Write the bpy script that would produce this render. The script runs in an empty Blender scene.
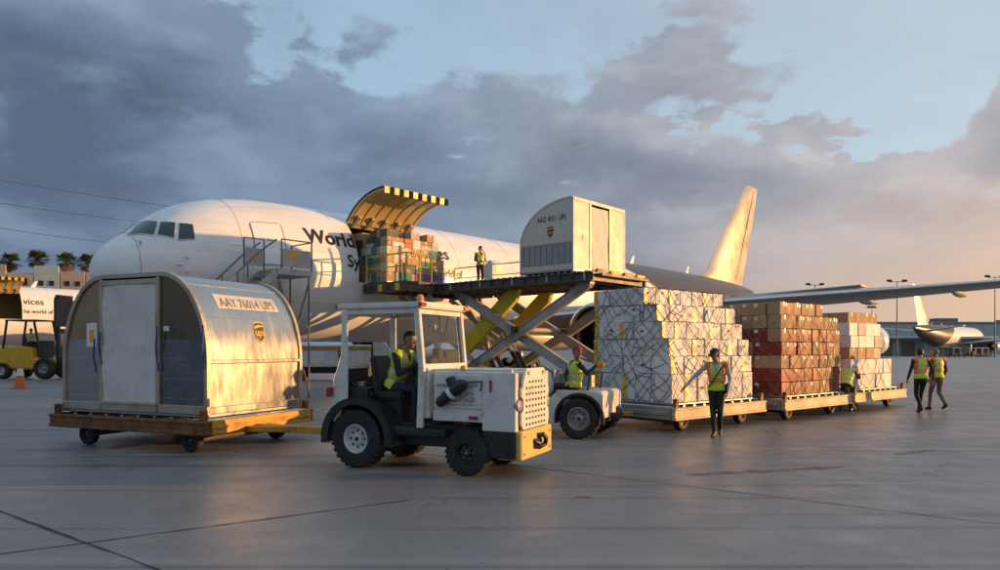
import bpy, bmesh, math, random
import numpy as np
from mathutils import Vector, Matrix

# ---------------------------------------------------------------- camera, sky, sun, exposure
R = math.radians
F, HZ, EYE = 710.0, 349.0, 1.72            # focal length in px of the 1000 px photo, horizon row, eye height
scene = bpy.context.scene
COL = scene.collection
cam_data = bpy.data.cameras.new('camera')
cam = bpy.data.objects.new('camera', cam_data)
COL.objects.link(cam)
cam.location = (0, 0, EYE)
cam.rotation_euler = (R(90), 0, 0)
cam_data.sensor_width = 36
cam_data.lens = 36 * F / 1000
cam_data.shift_y = (HZ - 285) / 1000
cam_data.clip_end = 9000
scene.camera = cam

SUN_AZ, SUN_EL = 86.0, 5.0                 # degrees right of the view direction, above the horizon
world = bpy.data.worlds.new('World')
scene.world = world
world.use_nodes = True
SUNDIR = Vector((math.sin(R(SUN_AZ)) * math.cos(R(SUN_EL)), math.cos(R(SUN_AZ)) * math.cos(R(SUN_EL)), math.sin(R(SUN_EL))))


def build_sky():
    nt = world.node_tree
    N, L = nt.nodes, nt.links
    N.clear()
    out = N.new('ShaderNodeOutputWorld')
    bg = N.new('ShaderNodeBackground')
    bg.inputs[1].default_value = 0.1
    L.new(bg.outputs[0], out.inputs[0])
    sky = N.new('ShaderNodeTexSky')
    sky.sky_type = 'NISHITA'
    sky.sun_disc = False
    sky.sun_elevation = R(SUN_EL)
    sky.sun_rotation = R(SUN_AZ)
    sky.air_density = 1.0
    sky.dust_density = 1.5
    sky.ozone_density = 2.0
    tc = N.new('ShaderNodeTexCoord')
    sep = N.new('ShaderNodeSeparateXYZ')
    L.new(tc.outputs['Generated'], sep.inputs[0])

    def m(op, a, b=None, c=None, clamp=False):
        n = N.new('ShaderNodeMath')
        n.operation = op
        n.use_clamp = clamp
        for i, v in enumerate((a, b, c)):
            if v is None:
                continue
            if isinstance(v, (int, float)):
                n.inputs[i].default_value = v
            else:
                L.new(v, n.inputs[i])
        return n.outputs[0]

    def smooth(v, lo, hi):
        n = N.new('ShaderNodeMapRange')
        n.interpolation_type = 'SMOOTHSTEP'
        L.new(v, n.inputs[0])
        n.inputs[1].default_value = lo
        n.inputs[2].default_value = hi
        return n.outputs[0]

    def noise(vec, scale, detail=8, rough=.55, dist=0.0):
        n = N.new('ShaderNodeTexNoise')
        L.new(vec, n.inputs['Vector'])
        n.inputs['Scale'].default_value = scale
        n.inputs['Detail'].default_value = detail
        n.inputs['Roughness'].default_value = rough
        n.inputs['Distortion'].default_value = dist
        return n.outputs[0]

    def mix(f, a, b):
        n = N.new('ShaderNodeMix')
        n.data_type = 'RGBA'
        if isinstance(f, (int, float)):
            n.inputs[0].default_value = f
        else:
            L.new(f, n.inputs[0])
        for i, v in ((6, a), (7, b)):
            if isinstance(v, tuple):
                n.inputs[i].default_value = (*v, 1)
            else:
                L.new(v, n.inputs[i])
        return n.outputs[2]

    x, y, z = sep.outputs
    az = m('ARCTAN2', x, y)                                   # radians, + to the right
    el = m('ARCSINE', m('MINIMUM', m('MAXIMUM', z, -1.0), 1.0))
    # clouds lie on a flat deck: project the direction on it so that they crowd towards the horizon
    zz = m('ADD', m('MAXIMUM', z, 0.0), 0.16)
    comb = N.new('ShaderNodeCombineXYZ')
    L.new(m('DIVIDE', x, zz), comb.inputs[0])
    L.new(m('DIVIDE', y, zz), comb.inputs[1])
    comb.inputs[2].default_value = 3.7
    p = comb.outputs[0]
    n1 = noise(p, 1.15, 10, .58, .4)
    n2 = noise(p, 2.6, 10, .6, .5)
    n3 = noise(p, .55, 6, .5, .2)
    # direction-space noise gives billowing tops that are not flattened
    flat = N.new('ShaderNodeMapping')                         # banks are wider than tall
    flat.inputs['Scale'].default_value = (1, 1, 2.1)
    L.new(tc.outputs['Generated'], flat.inputs[0])
    fv = flat.outputs[0]
    n4 = noise(fv, 4.2, 12, .52, .1)
    n5 = noise(fv, 2.0, 8, .5, .2)
    n6 = noise(fv, 9.0, 10, .58, .3)
    # upper edge of the cloud bank, by azimuth
    ramp = N.new('ShaderNodeValToRGB')
    e = ramp.color_ramp.elements
    pts = [(-180, .42), (-60, .50), (-35, .52), (-27, .50), (-20, .44), (-14, .40), (-5, .375), (3, .375), (6.5, .395), (9.5, .43), (16, .445),
           (22, .42), (27, .375), (30, .31), (33, .33), (36, .40), (60, .40), (180, .42)]
    e[0].position, e[0].color = (pts[0][0] + 180) / 360, (pts[0][1],) * 3 + (1,)
    e[1].position, e[1].color = (pts[-1][0] + 180) / 360, (pts[-1][1],) * 3 + (1,)
    for a, v in pts[1:-1]:
        k = ramp.color_ramp.elements.new((a + 180) / 360)
        k.color = (v, v, v, 1)
    L.new(m('ADD', m('DIVIDE', az, 2 * math.pi), .5), ramp.inputs[0])
    edge = m('MULTIPLY', m('SUBTRACT', ramp.outputs[0], el), 1.25)
    csun = m('COSINE', m('SUBTRACT', az, R(SUN_AZ)))         # how far round from the sun
    side = smooth(csun, -.22, .80)
    rag = m('MULTIPLY', m('SUBTRACT', n4, .5), .40)
    rag2 = m('MULTIPLY', m('SUBTRACT', n6, .5), .30)
    body = m('ADD', m('ADD', edge, rag), rag2)
    def puff(a0, e0, sa, se):
        # soft spot in the sky around azimuth a0, elevation e0 (degrees)
        da = m('DIVIDE', m('SUBTRACT', az, R(a0)), R(sa))
        de = m('DIVIDE', m('SUBTRACT', el, R(e0)), R(se))
        return m('EXPONENT', m('MULTIPLY', m('ADD', m('MULTIPLY', da, da), m('MULTIPLY', de, de)), -1.0))
    gaps = m('ADD', m('MULTIPLY', puff(16, 16.8, 8.0, 2.4), .150), m('ADD', m('MULTIPLY', puff(29.5, 17.2, 5.5, 4.2), .150), m('ADD', m('MULTIPLY', puff(-2, 14.8, 3.5, 2.4), .14), m('MULTIPLY', puff(24, 14.2, 7, 1.6), .12))))
    gaps = m('MULTIPLY', gaps, m('ADD', .25, m('MULTIPLY', smooth(n6, .36, .62), 1.5)))
    body = m('SUBTRACT', body, gaps)
    cover = smooth(body, -.014, .036)
    # thin veils of cloud over the clear part
    thin = m('MULTIPLY', smooth(n1, .46, .72), .40)
    # breaks in the bank, more of them on the sun's side
    hole = smooth(m('SUBTRACT', m('ADD', n2, m('MULTIPLY', m('SUBTRACT', n6, .5), .8)), m('MULTIPLY', m('SUBTRACT', 1.0, side), .10)), .58, .74)
    hole = m('MULTIPLY', m('MULTIPLY', hole, smooth(csun, -.15, .15)), smooth(el, R(7), R(15)))
    cover = m('MAXIMUM', m('SUBTRACT', cover, m('MULTIPLY', hole, .85), clamp=True), thin)
    # towards the sun's side of the sky, low down, everything warms
    low = m('SUBTRACT', 1.0, smooth(el, R(1), R(15)))
    warm = m('MULTIPLY', side, low)
    lum = smooth(m('ADD', m('MULTIPLY', n5, .55), m('ADD', m('MULTIPLY', n4, .30), m('MULTIPLY', n1, .15))), .38, .62)
    lay = m('DIVIDE', m('SUBTRACT', el, R(17.5)), R(4.2))    # the bank is thickest in a layer some way up
    band = m('EXPONENT', m('MULTIPLY', m('MULTIPLY', lay, lay), -1.0))
    lum = m('ADD', m('SUBTRACT', lum, m('MULTIPLY', band, .42)), m('MULTIPLY', m('SUBTRACT', 1.0, smooth(el, R(8), R(14))), .12), clamp=True)
    dark = mix(side, (.086, .122, .188), (.215, .230, .275))
    lite = mix(side, (.190, .262, .365), (.40, .395, .42))
    cloud = mix(lum, dark, lite)
    # the bank thins towards its upper edge and lets light through
    cloud = mix(m('MULTIPLY', smooth(body, .26, .03), .45), cloud, mix(side, (.27, .37, .49), (.64, .58, .56)))
    # relief: the same billows sampled a little towards the light
    sh = N.new('ShaderNodeVectorMath')
    sh.operation = 'ADD'
    L.new(fv, sh.inputs[0])
    sh.inputs[1].default_value = (.020, .004, .050)
    n4b = noise(sh.outputs[0], 4.2, 5, .52, .1)
    relief = m('SUBTRACT', n4, n4b)
    up = smooth(el, R(3), R(12))
    cloud = mix(m('MULTIPLY', m('MULTIPLY', smooth(relief, .0, .16), up), .40), cloud, mix(side, (.27, .36, .47), (.74, .64, .58)))
    cloud = mix(m('MULTIPLY', smooth(m('MULTIPLY', relief, -1.0), .0, .16), .34), cloud, mix(side, (.080, .115, .178), (.23, .235, .28)))
    wcol = mix(smooth(csun, .10, .78), (.42, .38, .38), (.86, .54, .30))
    streak = smooth(n1, .38, .66)
    wcol = mix(m('MULTIPLY', streak, .45), wcol, mix(side, (.34, .34, .38), (.58, .44, .36)))
    cloud = mix(m('MULTIPLY', warm, .90), cloud, wcol)
    mul = N.new('ShaderNodeMix')
    mul.data_type = 'RGBA'
    mul.blend_type = 'MULTIPLY'
    mul.inputs[0].default_value = 1
    L.new(sky.outputs[0], mul.inputs[6])
    mul.inputs[7].default_value = (3.0, 3.0, 3.0, 1)
    clear = mix(.72, mul.outputs[2], mix(side, (3.5, 4.9, 6.3), (4.9, 5.5, 6.0)))
    sc = N.new('ShaderNodeMix')
    sc.data_type = 'RGBA'
    sc.blend_type = 'MULTIPLY'
    sc.inputs[0].default_value = 1
    L.new(cloud, sc.inputs[6])
    sc.inputs[7].default_value = (10, 10, 10, 1)
    L.new(mix(cover, clear, sc.outputs[2]), bg.inputs[0])


build_sky()
sun_data = bpy.data.lights.new('sun', 'SUN')
sun_data.energy = 5.0
sun_data.angle = R(.5)
sun_data.color = (1.0, .53, .19)
sun = bpy.data.objects.new('sun', sun_data)
COL.objects.link(sun)
sun.rotation_euler = SUNDIR.to_track_quat('Z', 'Y').to_euler()
vs = scene.view_settings
vs.view_transform = 'Standard'
vs.look = 'None'
vs.gamma = 1
vs.exposure = 0.26
vs.use_curve_mapping = False
scene.render.engine = 'CYCLES'
scene.cycles.use_denoising = True
scene.cycles.max_bounces = 8

rng = random.Random(11)


# ---------------------------------------------------------------- pixel helpers (directions only; the distance comes from what a thing touches)
def at(px, py, Y):
    return Vector(((px - 500) / F * Y, Y, EYE + (HZ - py) / F * Y))


def ground_at(px, py):
    Y = EYE * F / (py - HZ)
    return Vector(((px - 500) / F * Y, Y, 0))


# ---------------------------------------------------------------- materials
MATS = {}


def mat(name, col, rough=.5, metal=0.0, var=.12, scale=4.0, bump=0.0, bscale=60.0, rvar=.12, rand=0.0, dirt=None, damt=.0, dscale=1.6,
        coat=0.0, world_space=False, emit=None, alpha=None, spec=.5, stretch=None):
    if name in MATS:
        return MATS[name]
    M = bpy.data.materials.new(name)
    M.use_nodes = True
    nt = M.node_tree
    N, L = nt.nodes, nt.links
    b = N['Principled BSDF']
    tc = N.new('ShaderNodeTexCoord')
    vec = tc.outputs['Object']
    if world_space:
        vec = N.new('ShaderNodeNewGeometry').outputs['Position']
    if stretch:
        mp = N.new('ShaderNodeMapping')
        mp.inputs['Scale'].default_value = stretch
        L.new(vec, mp.inputs[0])
        vec = mp.outputs[0]
    ns = N.new('ShaderNodeTexNoise')
    ns.inputs['Scale'].default_value = scale
    ns.inputs['Detail'].default_value = 7
    ns.inputs['Roughness'].default_value = .62
    L.new(vec, ns.inputs['Vector'])
    mr = N.new('ShaderNodeMapRange')
    mr.inputs[1].default_value, mr.inputs[2].default_value = .3, .7
    mr.inputs[3].default_value, mr.inputs[4].default_value = 1 - var, 1 + var
    L.new(ns.outputs[0], mr.inputs[0])
    val = mr.outputs[0]
    if rand:
        oi = N.new('ShaderNodeObjectInfo')
        r2 = N.new('ShaderNodeMapRange')
        r2.inputs[3].default_value, r2.inputs[4].default_value = 1 - rand, 1 + rand
        L.new(oi.outputs['Random'], r2.inputs[0])
        mm = N.new('ShaderNodeMath')
        mm.operation = 'MULTIPLY'
        L.new(val, mm.inputs[0])
        L.new(r2.outputs[0], mm.inputs[1])
        val = mm.outputs[0]
    vm = N.new('ShaderNodeVectorMath')
    vm.operation = 'SCALE'
    vm.inputs[0].default_value = col
    L.new(val, vm.inputs['Scale'])
    colout = vm.outputs[0]
    if dirt:
        d = N.new('ShaderNodeTexNoise')
        d.inputs['Scale'].default_value = dscale
        d.inputs['Detail'].default_value = 9
        d.inputs['Roughness'].default_value = .68
        L.new(vec, d.inputs['Vector'])
        dr = N.new('ShaderNodeMapRange')
        dr.interpolation_type = 'SMOOTHSTEP'
        dr.inputs[1].default_value, dr.inputs[2].default_value = .48, .72
        dr.inputs[4].default_value = damt
        L.new(d.outputs[0], dr.inputs[0])
        mx = N.new('ShaderNodeMix')
        mx.data_type = 'RGBA'
        L.new(dr.outputs[0], mx.inputs[0])
        L.new(colout, mx.inputs[6])
        mx.inputs[7].default_value = (*dirt, 1)
        colout = mx.outputs[2]
    L.new(colout, b.inputs['Base Color'])
    rr = N.new('ShaderNodeMapRange')
    rr.inputs[1].default_value, rr.inputs[2].default_value = .3, .7
    rr.inputs[3].default_value, rr.inputs[4].default_value = max(.03, rough - rvar), min(1, rough + rvar)
    L.new(ns.outputs[0], rr.inputs[0])
    L.new(rr.outputs[0], b.inputs['Roughness'])
    b.inputs['Metallic'].default_value = metal
    b.inputs['Specular IOR Level'].default_value = spec
    b.inputs['Coat Weight'].default_value = coat
    b.inputs['Coat Roughness'].default_value = .08
    if emit:
        b.inputs['Emission Color'].default_value = (*emit[0], 1)
        b.inputs['Emission Strength'].default_value = emit[1]
    if alpha is not None:
        b.inputs['Alpha'].default_value = alpha
    if bump:
        bn = N.new('ShaderNodeTexNoise')
        bn.inputs['Scale'].default_value = bscale
        bn.inputs['Detail'].default_value = 5
        L.new(vec, bn.inputs['Vector'])
        bp = N.new('ShaderNodeBump')
        bp.inputs['Strength'].default_value = bump
        bp.inputs['Distance'].default_value = .02
        L.new(bn.outputs[0], bp.inputs['Height'])
        L.new(bp.outputs[0], b.inputs['Normal'])
    MATS[name] = M
    return M


def glass(name, tint=(.75, .8, .82), rough=.04, a=.25):
    """thin pane: mostly clear with a mirror film of reflection"""
    if name in MATS:
        return MATS[name]
    M = bpy.data.materials.new(name)
    M.use_nodes = True
    N, L = M.node_tree.nodes, M.node_tree.links
    N.clear()
    o = N.new('ShaderNodeOutputMaterial')
    t = N.new('ShaderNodeBsdfTransparent')
    t.inputs[0].default_value = (*tint, 1)
    g = N.new('ShaderNodeBsdfGlossy')
    g.inputs['Roughness'].default_value = rough
    fr = N.new('ShaderNodeLayerWeight')
    fr.inputs[0].default_value = a
    no = N.new('ShaderNodeTexNoise')
    no.inputs['Scale'].default_value = 5
    ad = N.new('ShaderNodeMath')
    ad.operation = 'MULTIPLY_ADD'
    L.new(no.outputs[0], ad.inputs[0])
    ad.inputs[1].default_value = .12
    L.new(fr.outputs['Fresnel'], ad.inputs[2])
    mx = N.new('ShaderNodeMixShader')
    L.new(ad.outputs[0], mx.inputs[0])
    L.new(t.outputs[0], mx.inputs[1])
    L.new(g.outputs[0], mx.inputs[2])
    L.new(mx.outputs[0], o.inputs[0])
    MATS[name] = M
    return M


def build_materials():
    mat('window_white', (.62, .62, .61), .35, 0, .05, 3)
    mat('aircraft_white', (.80, .80, .79), .27, 0, .035, .8, dirt=(.58, .56, .52), damt=.30, dscale=.7, coat=.3, rvar=.05, stretch=(.5, 1, 2.2))
    mat('aircraft_brown', (.10, .075, .055), .22, 0, .08, 1, coat=.5, rvar=.05)
    mat('tail_sun_gold', (.60, .52, .38), .28, .6, .10, .35, coat=.4, rvar=.08, dirt=(.34, .27, .18), damt=.35, dscale=.16)  # brown tail paint with the sun's golden sheen put into the colour
    mat('aircraft_grey', (.30, .31, .32), .40, .1, .10, .6, rvar=.1, dirt=(.25, .25, .25), damt=.4)
    mat('bare_metal', (.62, .62, .62), .24, 1, .1, 2)
    mat('cavity_shade', (.018, .017, .016), .7, 0, .2, 2)  # near-black that paints the shade inside openings
    mat('primer_gold', (.52, .40, .17), .45, .0, .12, 2.5, dirt=(.28, .21, .09), damt=.6, dscale=2.5)
    mat('cockpit_glass', (.012, .02, .028), .06, 0, .2, 3, coat=.6, rvar=.02)
    mat('lettering_brown', (.022, .014, .010), .4, 0, .1, 3)
    mat('seam_grey', (.30, .30, .30), .6, 0, .1, 3)
    mat('black_paint', (.016, .016, .017), .45, 0, .3, 5, dirt=(.07, .065, .06), damt=.5)
    mat('stripe_black', (.010, .010, .010), .8, 0, .2, 5, spec=.15)
    mat('yellow_paint', (.62, .42, .03), .42, 0, .14, 3, dirt=(.20, .13, .04), damt=.55, dscale=2.5)
    mat('bumper_yellow', (.62, .44, .12), .45, 0, .14, 4, dirt=(.36, .25, .12), damt=.7, dscale=4)
    mat('lift_yellow', (.58, .47, .02), .40, 0, .12, 2, dirt=(.22, .17, .03), damt=.5, dscale=1.2)
    mat('loader_steel', (.075, .066, .058), .5, .35, .3, 2.5, dirt=(.19, .13, .08), damt=.6, dscale=1.8, bump=.15)
    mat('loader_beam', (.40, .36, .31), .5, .1, .18, 2.0, dirt=(.16, .11, .07), damt=.7, dscale=1.6, bump=.1)
    mat('loader_grey', (.36, .37, .37), .45, .1, .15, 2.0, dirt=(.14, .12, .10), damt=.6)
    mat('chrome', (.75, .75, .76), .12, 1, .05, 3)
    mat('uld_aluminium', (.56, .53, .48), .27, 1.0, .07, 1.5, bump=.07, bscale=3.5, rvar=.07, dirt=(.40, .37, .33), damt=.22, dscale=1.4, stretch=(1, 3.0, .8))
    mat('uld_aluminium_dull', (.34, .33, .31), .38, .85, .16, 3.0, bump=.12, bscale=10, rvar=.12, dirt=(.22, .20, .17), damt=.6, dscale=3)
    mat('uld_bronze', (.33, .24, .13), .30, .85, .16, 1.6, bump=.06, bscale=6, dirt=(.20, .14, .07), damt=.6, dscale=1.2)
    mat('uld_aluminium_dark', (.17, .17, .18), .34, .85, .2, 3.0, bump=.12, bscale=10, dirt=(.10, .085, .07), damt=.7, dscale=2)  # darker copy of the dull aluminium
    mat('uld_frame', (.46, .39, .29), .42, .6, .15, 3, dirt=(.24, .17, .10), damt=.6)
    mat('uld_white', (.62, .56, .47), .5, 0, .06, 2, dirt=(.43, .38, .32), damt=.5, dscale=2.2, bump=.08, bscale=8)
    mat('canvas_door', (.64, .60, .55), .72, 0, .09, 1.5, dirt=(.40, .35, .29), damt=.65, dscale=3, bump=.35, bscale=5)
    mat('label_faded', (.60, .56, .50), .5, .3, .12, 6, dirt=(.42, .38, .33), damt=.8, dscale=7)
    mat('lettering_faded', (.20, .17, .145), .6, 0, .4, 14, dirt=(.42, .38, .33), damt=.7, dscale=16)
    mat('uld_dark_reflection', (.15, .115, .07), .28, .8, .2, 1.6, bump=.06, bscale=6, dirt=(.07, .06, .045), damt=.7, dscale=1.6)  # darker bronze copy: brown reflections put into the colour
    mat('label_white', (.74, .72, .68), .6, 0, .06, 4, dirt=(.45, .42, .38), damt=.5, dscale=8)
    mat('label_orange', (.75, .33, .03), .6, 0, .1, 4)
    mat('strap_blue', (.03, .07, .22), .8, 0, .2, 10)
    mat('logo_gold', (.62, .40, .08), .4, .3, .15, 6, dirt=(.40, .30, .15), damt=.5, dscale=9)
    mat('logo_brown', (.06, .032, .014), .45, 0, .1, 6)
    mat('rust_orange', (.19, .072, .018), .62, .15, .45, 3.5, dirt=(.030, .018, .010), damt=.95, dscale=2.4, bump=.4, bscale=25)
    mat('dolly_yellow', (.52, .27, .035), .5, .1, .25, 3, dirt=(.13, .06, .02), damt=.7, dscale=3.5, bump=.2)
    mat('dolly_tan', (.47, .36, .22), .55, .05, .2, 2.5, dirt=(.18, .12, .07), damt=.65, dscale=2.6, bump=.2)
    mat('dolly_tan_shaded', (.28, .27, .26), .5, .3, .2, 3, dirt=(.12, .10, .08), damt=.6)  # tan dollies' end beams, with their shade put into the colour
    mat('rubber', (.014, .0135, .013), .72, 0, .3, 8, dirt=(.06, .055, .05), damt=.55, dscale=5, bump=.3, bscale=50)
    mat('rim_white', (.58, .56, .52), .42, 0, .1, 6, dirt=(.16, .13, .10), damt=.6, dscale=7)
    mat('rim_steel', (.34, .34, .35), .38, .7, .15, 8, dirt=(.10, .09, .08), damt=.6, dscale=8)
    mat('rim_black', (.02, .02, .02), .5, .1, .3, 8, dirt=(.10, .09, .08), damt=.6, dscale=9)
    mat('tug_white', (.67, .65, .60), .38, 0, .07, 2.5, dirt=(.34, .29, .23), damt=.7, dscale=3.2, coat=.2, bump=.03, bscale=4)
    mat('tug_interior', (.03, .029, .028), .6, 0, .3, 6)
    mat('red_lens', (.30, .015, .012), .22, 0, .1, 6, coat=.5)
    mat('amber_lens', (.70, .25, .02), .22, 0, .1, 6, coat=.5)
    mat('carton_white', (.70, .67, .65), .6, 0, .08, 5, rand=.09, dirt=(.42, .37, .35), damt=.65, dscale=4, bump=.15, bscale=14, spec=.4)
    mat('carton_tan', (.43, .28, .15), .78, 0, .1, 4, rand=.16, dirt=(.24, .15, .08), damt=.5, dscale=3, bump=.15, bscale=20)
    mat('carton_red', (.23, .030, .022), .6, 0, .14, 4, rand=.18, dirt=(.33, .17, .10), damt=.35, dscale=4, bump=.12)
    mat('carton_teal', (.05, .20, .20), .7, 0, .15, 4, rand=.2, dirt=(.05, .09, .08), damt=.4, dscale=3)
    mat('carton_purple', (.16, .05, .26), .6, 0, .2, 4, rand=.2, dirt=(.45, .38, .5), damt=.5, dscale=9)
    mat('carton_orange', (.52, .16, .05), .65, 0, .15, 4, rand=.12, dirt=(.3, .12, .05), damt=.4)
    mat('carton_dark', (.05, .055, .05), .6, 0, .25, 4, rand=.25, dirt=(.16, .15, .12), damt=.5, dscale=4)
    mat('carton_pale', (.52, .47, .38), .7, 0, .1, 4, rand=.14, dirt=(.30, .24, .16), damt=.5)
    mat('tape_brown', (.33, .21, .10), .35, 0, .1, 6)
    mat('tape_yellow', (.78, .47, .03), .4, 0, .10, 7, dirt=(.25, .22, .04), damt=.55, dscale=12)
    mat('net_cord', (.085, .075, .075), .8, 0, .3, 10)
    mat('net_cord_tan', (.30, .23, .15), .8, 0, .3, 10)
    mat('plastic_wrap', (.76, .75, .73), .24, 0, .05, 3, bump=.5, bscale=7, coat=.4)
    mat('skin', (.33, .17, .10), .52, 0, .08, 12)
    mat('skin_dark', (.16, .08, .05), .52, 0, .08, 12)
    mat('hair_dark', (.012, .010, .009), .6, 0, .3, 30)
    mat('hair_grey', (.12, .11, .10), .6, 0, .3, 30)
    mat('cloth_navy', (.018, .021, .034), .85, 0, .25, 9, bump=.25, bscale=20)
    mat('cloth_black', (.012, .012, .014), .85, 0, .25, 9, bump=.25, bscale=20)
    mat('cloth_maroon', (.20, .018, .022), .85, 0, .2, 9, bump=.25, bscale=20)
    mat('cloth_grey', (.42, .42, .45), .85, 0, .12, 9, bump=.25, bscale=20)
    mat('cloth_khaki', (.13, .105, .085), .85, 0, .2, 9, bump=.25, bscale=20)
    mat('cap_navy', (.018, .022, .05), .8, 0, .2, 12)
    mat('cap_red', (.28, .02, .03), .8, 0, .2, 12)
    mat('shoe_black', (.014, .012, .011), .45, 0, .3, 12)
    mat('shoe_tan', (.45, .33, .16), .6, 0, .2, 12)
    mat('vest_yellow', (.58, .68, .03), .7, 0, .1, 9, bump=.3, bscale=14)
    mat('vest_orange', (.80, .20, .02), .7, 0, .1, 9, bump=.3, bscale=14)
    mat('vest_silver', (.56, .56, .52), .35, .2, .1, 12)
    mat('cone_orange', (.62, .13, .03), .5, 0, .15, 5, dirt=(.2, .06, .03), damt=.5)
    mat('forklift_yellow', (.64, .36, .02), .4, 0, .15, 1.5, dirt=(.20, .13, .04), damt=.5)
    mat('wall_tan', (.44, .36, .27), .85, 0, .12, .4, dirt=(.28, .22, .17), damt=.6, dscale=.5, bump=.2)
    mat('hangar_grey', (.40, .46, .45), .7, 0, .06, .15, dirt=(.30, .34, .33), damt=.4, dscale=.1)
    mat('hangar_door', (.20, .17, .15), .7, 0, .15, .4)
    mat('hangar_roof', (.30, .30, .30), .8, 0, .1, .2)
    mat('palm_leaf', (.055, .085, .028), .6, 0, .35, 1.2, rand=.2)
    mat('palm_dry', (.20, .14, .07), .8, 0, .3, 2)
    mat('palm_trunk', (.16, .12, .085), .9, 0, .3, 3, bump=.5, bscale=14)
    mat('pole_metal', (.16, .16, .16), .5, .5, .15, 2)
    mat('wire_dark', (.03, .03, .034), .6, 0, .1, 1)
    mat('sealant', (.018, .017, .017), .75, 0, .3, 5)
    mat('duct_blue', (.08, .16, .30), .6, 0, .15, 4)
    glass('pane_glass')
    glass('pane_dim', (.45, .45, .44), .1, .3)


# ---------------------------------------------------------------- mesh helpers
def newbm():
    return bmesh.new()


def box(bm, c, s, rot=None, mi=0):
    """box centred at c with full sizes s"""
    M = Matrix.Translation(c)
    if rot is not None:
        M = M @ rot.to_4x4()
    hx, hy, hz = s[0] / 2, s[1] / 2, s[2] / 2
    vs_ = [bm.verts.new(M @ Vector((x, y, z))) for x in (-hx, hx) for y in (-hy, hy) for z in (-hz, hz)]
    fs = []
    for f in ((0, 1, 3, 2), (4, 6, 7, 5), (0, 4, 5, 1), (2, 3, 7, 6), (0, 2, 6, 4), (1, 5, 7, 3)):
        k = bm.faces.new([vs_[i] for i in f])
        k.material_index = mi
        fs.append(k)
    return fs


def boxb(bm, x0, x1, y0, y1, z0, z1, mi=0):
    return box(bm, ((x0 + x1) / 2, (y0 + y1) / 2, (z0 + z1) / 2), (abs(x1 - x0), abs(y1 - y0), abs(z1 - z0)), None, mi)


def frame_of(d):
    d = d.normalized()
    u = Vector((0, 0, 1)) if abs(d.z) < .95 else Vector((1, 0, 0))
    a = d.cross(u).normalized()
    b = a.cross(d).normalized()
    return a, b


def beam(bm, p0, p1, w, h, mi=0):
    """box beam from p0 to p1, w sideways, h upright"""
    p0, p1 = Vector(p0), Vector(p1)
    a, b = frame_of(p1 - p0)
    vs_ = []
    for p in (p0, p1):
        for sa, sb in ((-1, -1), (1, -1), (1, 1), (-1, 1)):
            vs_.append(bm.verts.new(p + a * sa * w / 2 + b * sb * h / 2))
    for f in ((3, 2, 1, 0), (4, 5, 6, 7), (0, 1, 5, 4), (1, 2, 6, 5), (2, 3, 7, 6), (3, 0, 4, 7)):
        bm.faces.new([vs_[i] for i in f]).material_index = mi


def cyl(bm, p0, p1, r0, r1=None, n=12, mi=0, caps=True):
    if r1 is None:
        r1 = r0
    p0, p1 = Vector(p0), Vector(p1)
    a, b = frame_of(p1 - p0)
    rings = []
    for p, r in ((p0, r0), (p1, r1)):
        rings.append([bm.verts.new(p + (a * math.cos(t) + b * math.sin(t)) * r) for t in [2 * math.pi * i / n for i in range(n)]])
    for i in range(n):
        j = (i + 1) % n
        bm.faces.new((rings[0][i], rings[0][j], rings[1][j], rings[1][i])).material_index = mi
    if caps:
        bm.faces.new(rings[0][::-1]).material_index = mi
        bm.faces.new(rings[1]).material_index = mi


def tube(bm, pts, r, n=6, closed=False, mi=0):
    pts = [Vector(p) for p in pts]
    rings = []
    m_ = len(pts)
    prev = None
    for i, p in enumerate(pts):
        if closed:
            d = pts[(i + 1) % m_] - pts[i - 1]
        else:
            d = pts[min(i + 1, m_ - 1)] - pts[max(i - 1, 0)]
        if d.length < 1e-9:
            d = Vector((0, 0, 1))
        d.normalize()
        if prev is None:
            a, b = frame_of(d)
        else:
            a = prev - d * prev.dot(d)
            if a.length < 1e-6:
                a, _ = frame_of(d)
            a.normalize()
            b = a.cross(d)
        prev = a
        rings.append([bm.verts.new(p + (a * math.cos(t) + b * math.sin(t)) * r) for t in [2 * math.pi * k / n for k in range(n)]])
    seg = m_ if closed else m_ - 1
    for i in range(seg):
        A, B = rings[i], rings[(i + 1) % m_]
        for k in range(n):
            l = (k + 1) % n
            bm.faces.new((A[k], A[l], B[l], B[k])).material_index = mi
    if not closed:
        bm.faces.new(rings[0][::-1]).material_index = mi
        bm.faces.new(rings[-1]).material_index = mi


def prism(bm, poly, axis, t0, t1, mi=0):
    """extrude a 2-d outline between t0 and t1 along axis: 'x' -> (y,z), 'y' -> (x,z), 'z' -> (x,y)"""
    def P(u, v, t):
        return {'x': (t, u, v), 'y': (u, t, v), 'z': (u, v, t)}[axis]
    A = [bm.verts.new(P(u, v, t0)) for u, v in poly]
    B = [bm.verts.new(P(u, v, t1)) for u, v in poly]
    n = len(poly)
    bm.faces.new(A[::-1]).material_index = mi
    bm.faces.new(B).material_index = mi
    for i in range(n):
        j = (i + 1) % n
        bm.faces.new((A[i], A[j], B[j], B[i])).material_index = mi


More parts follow.
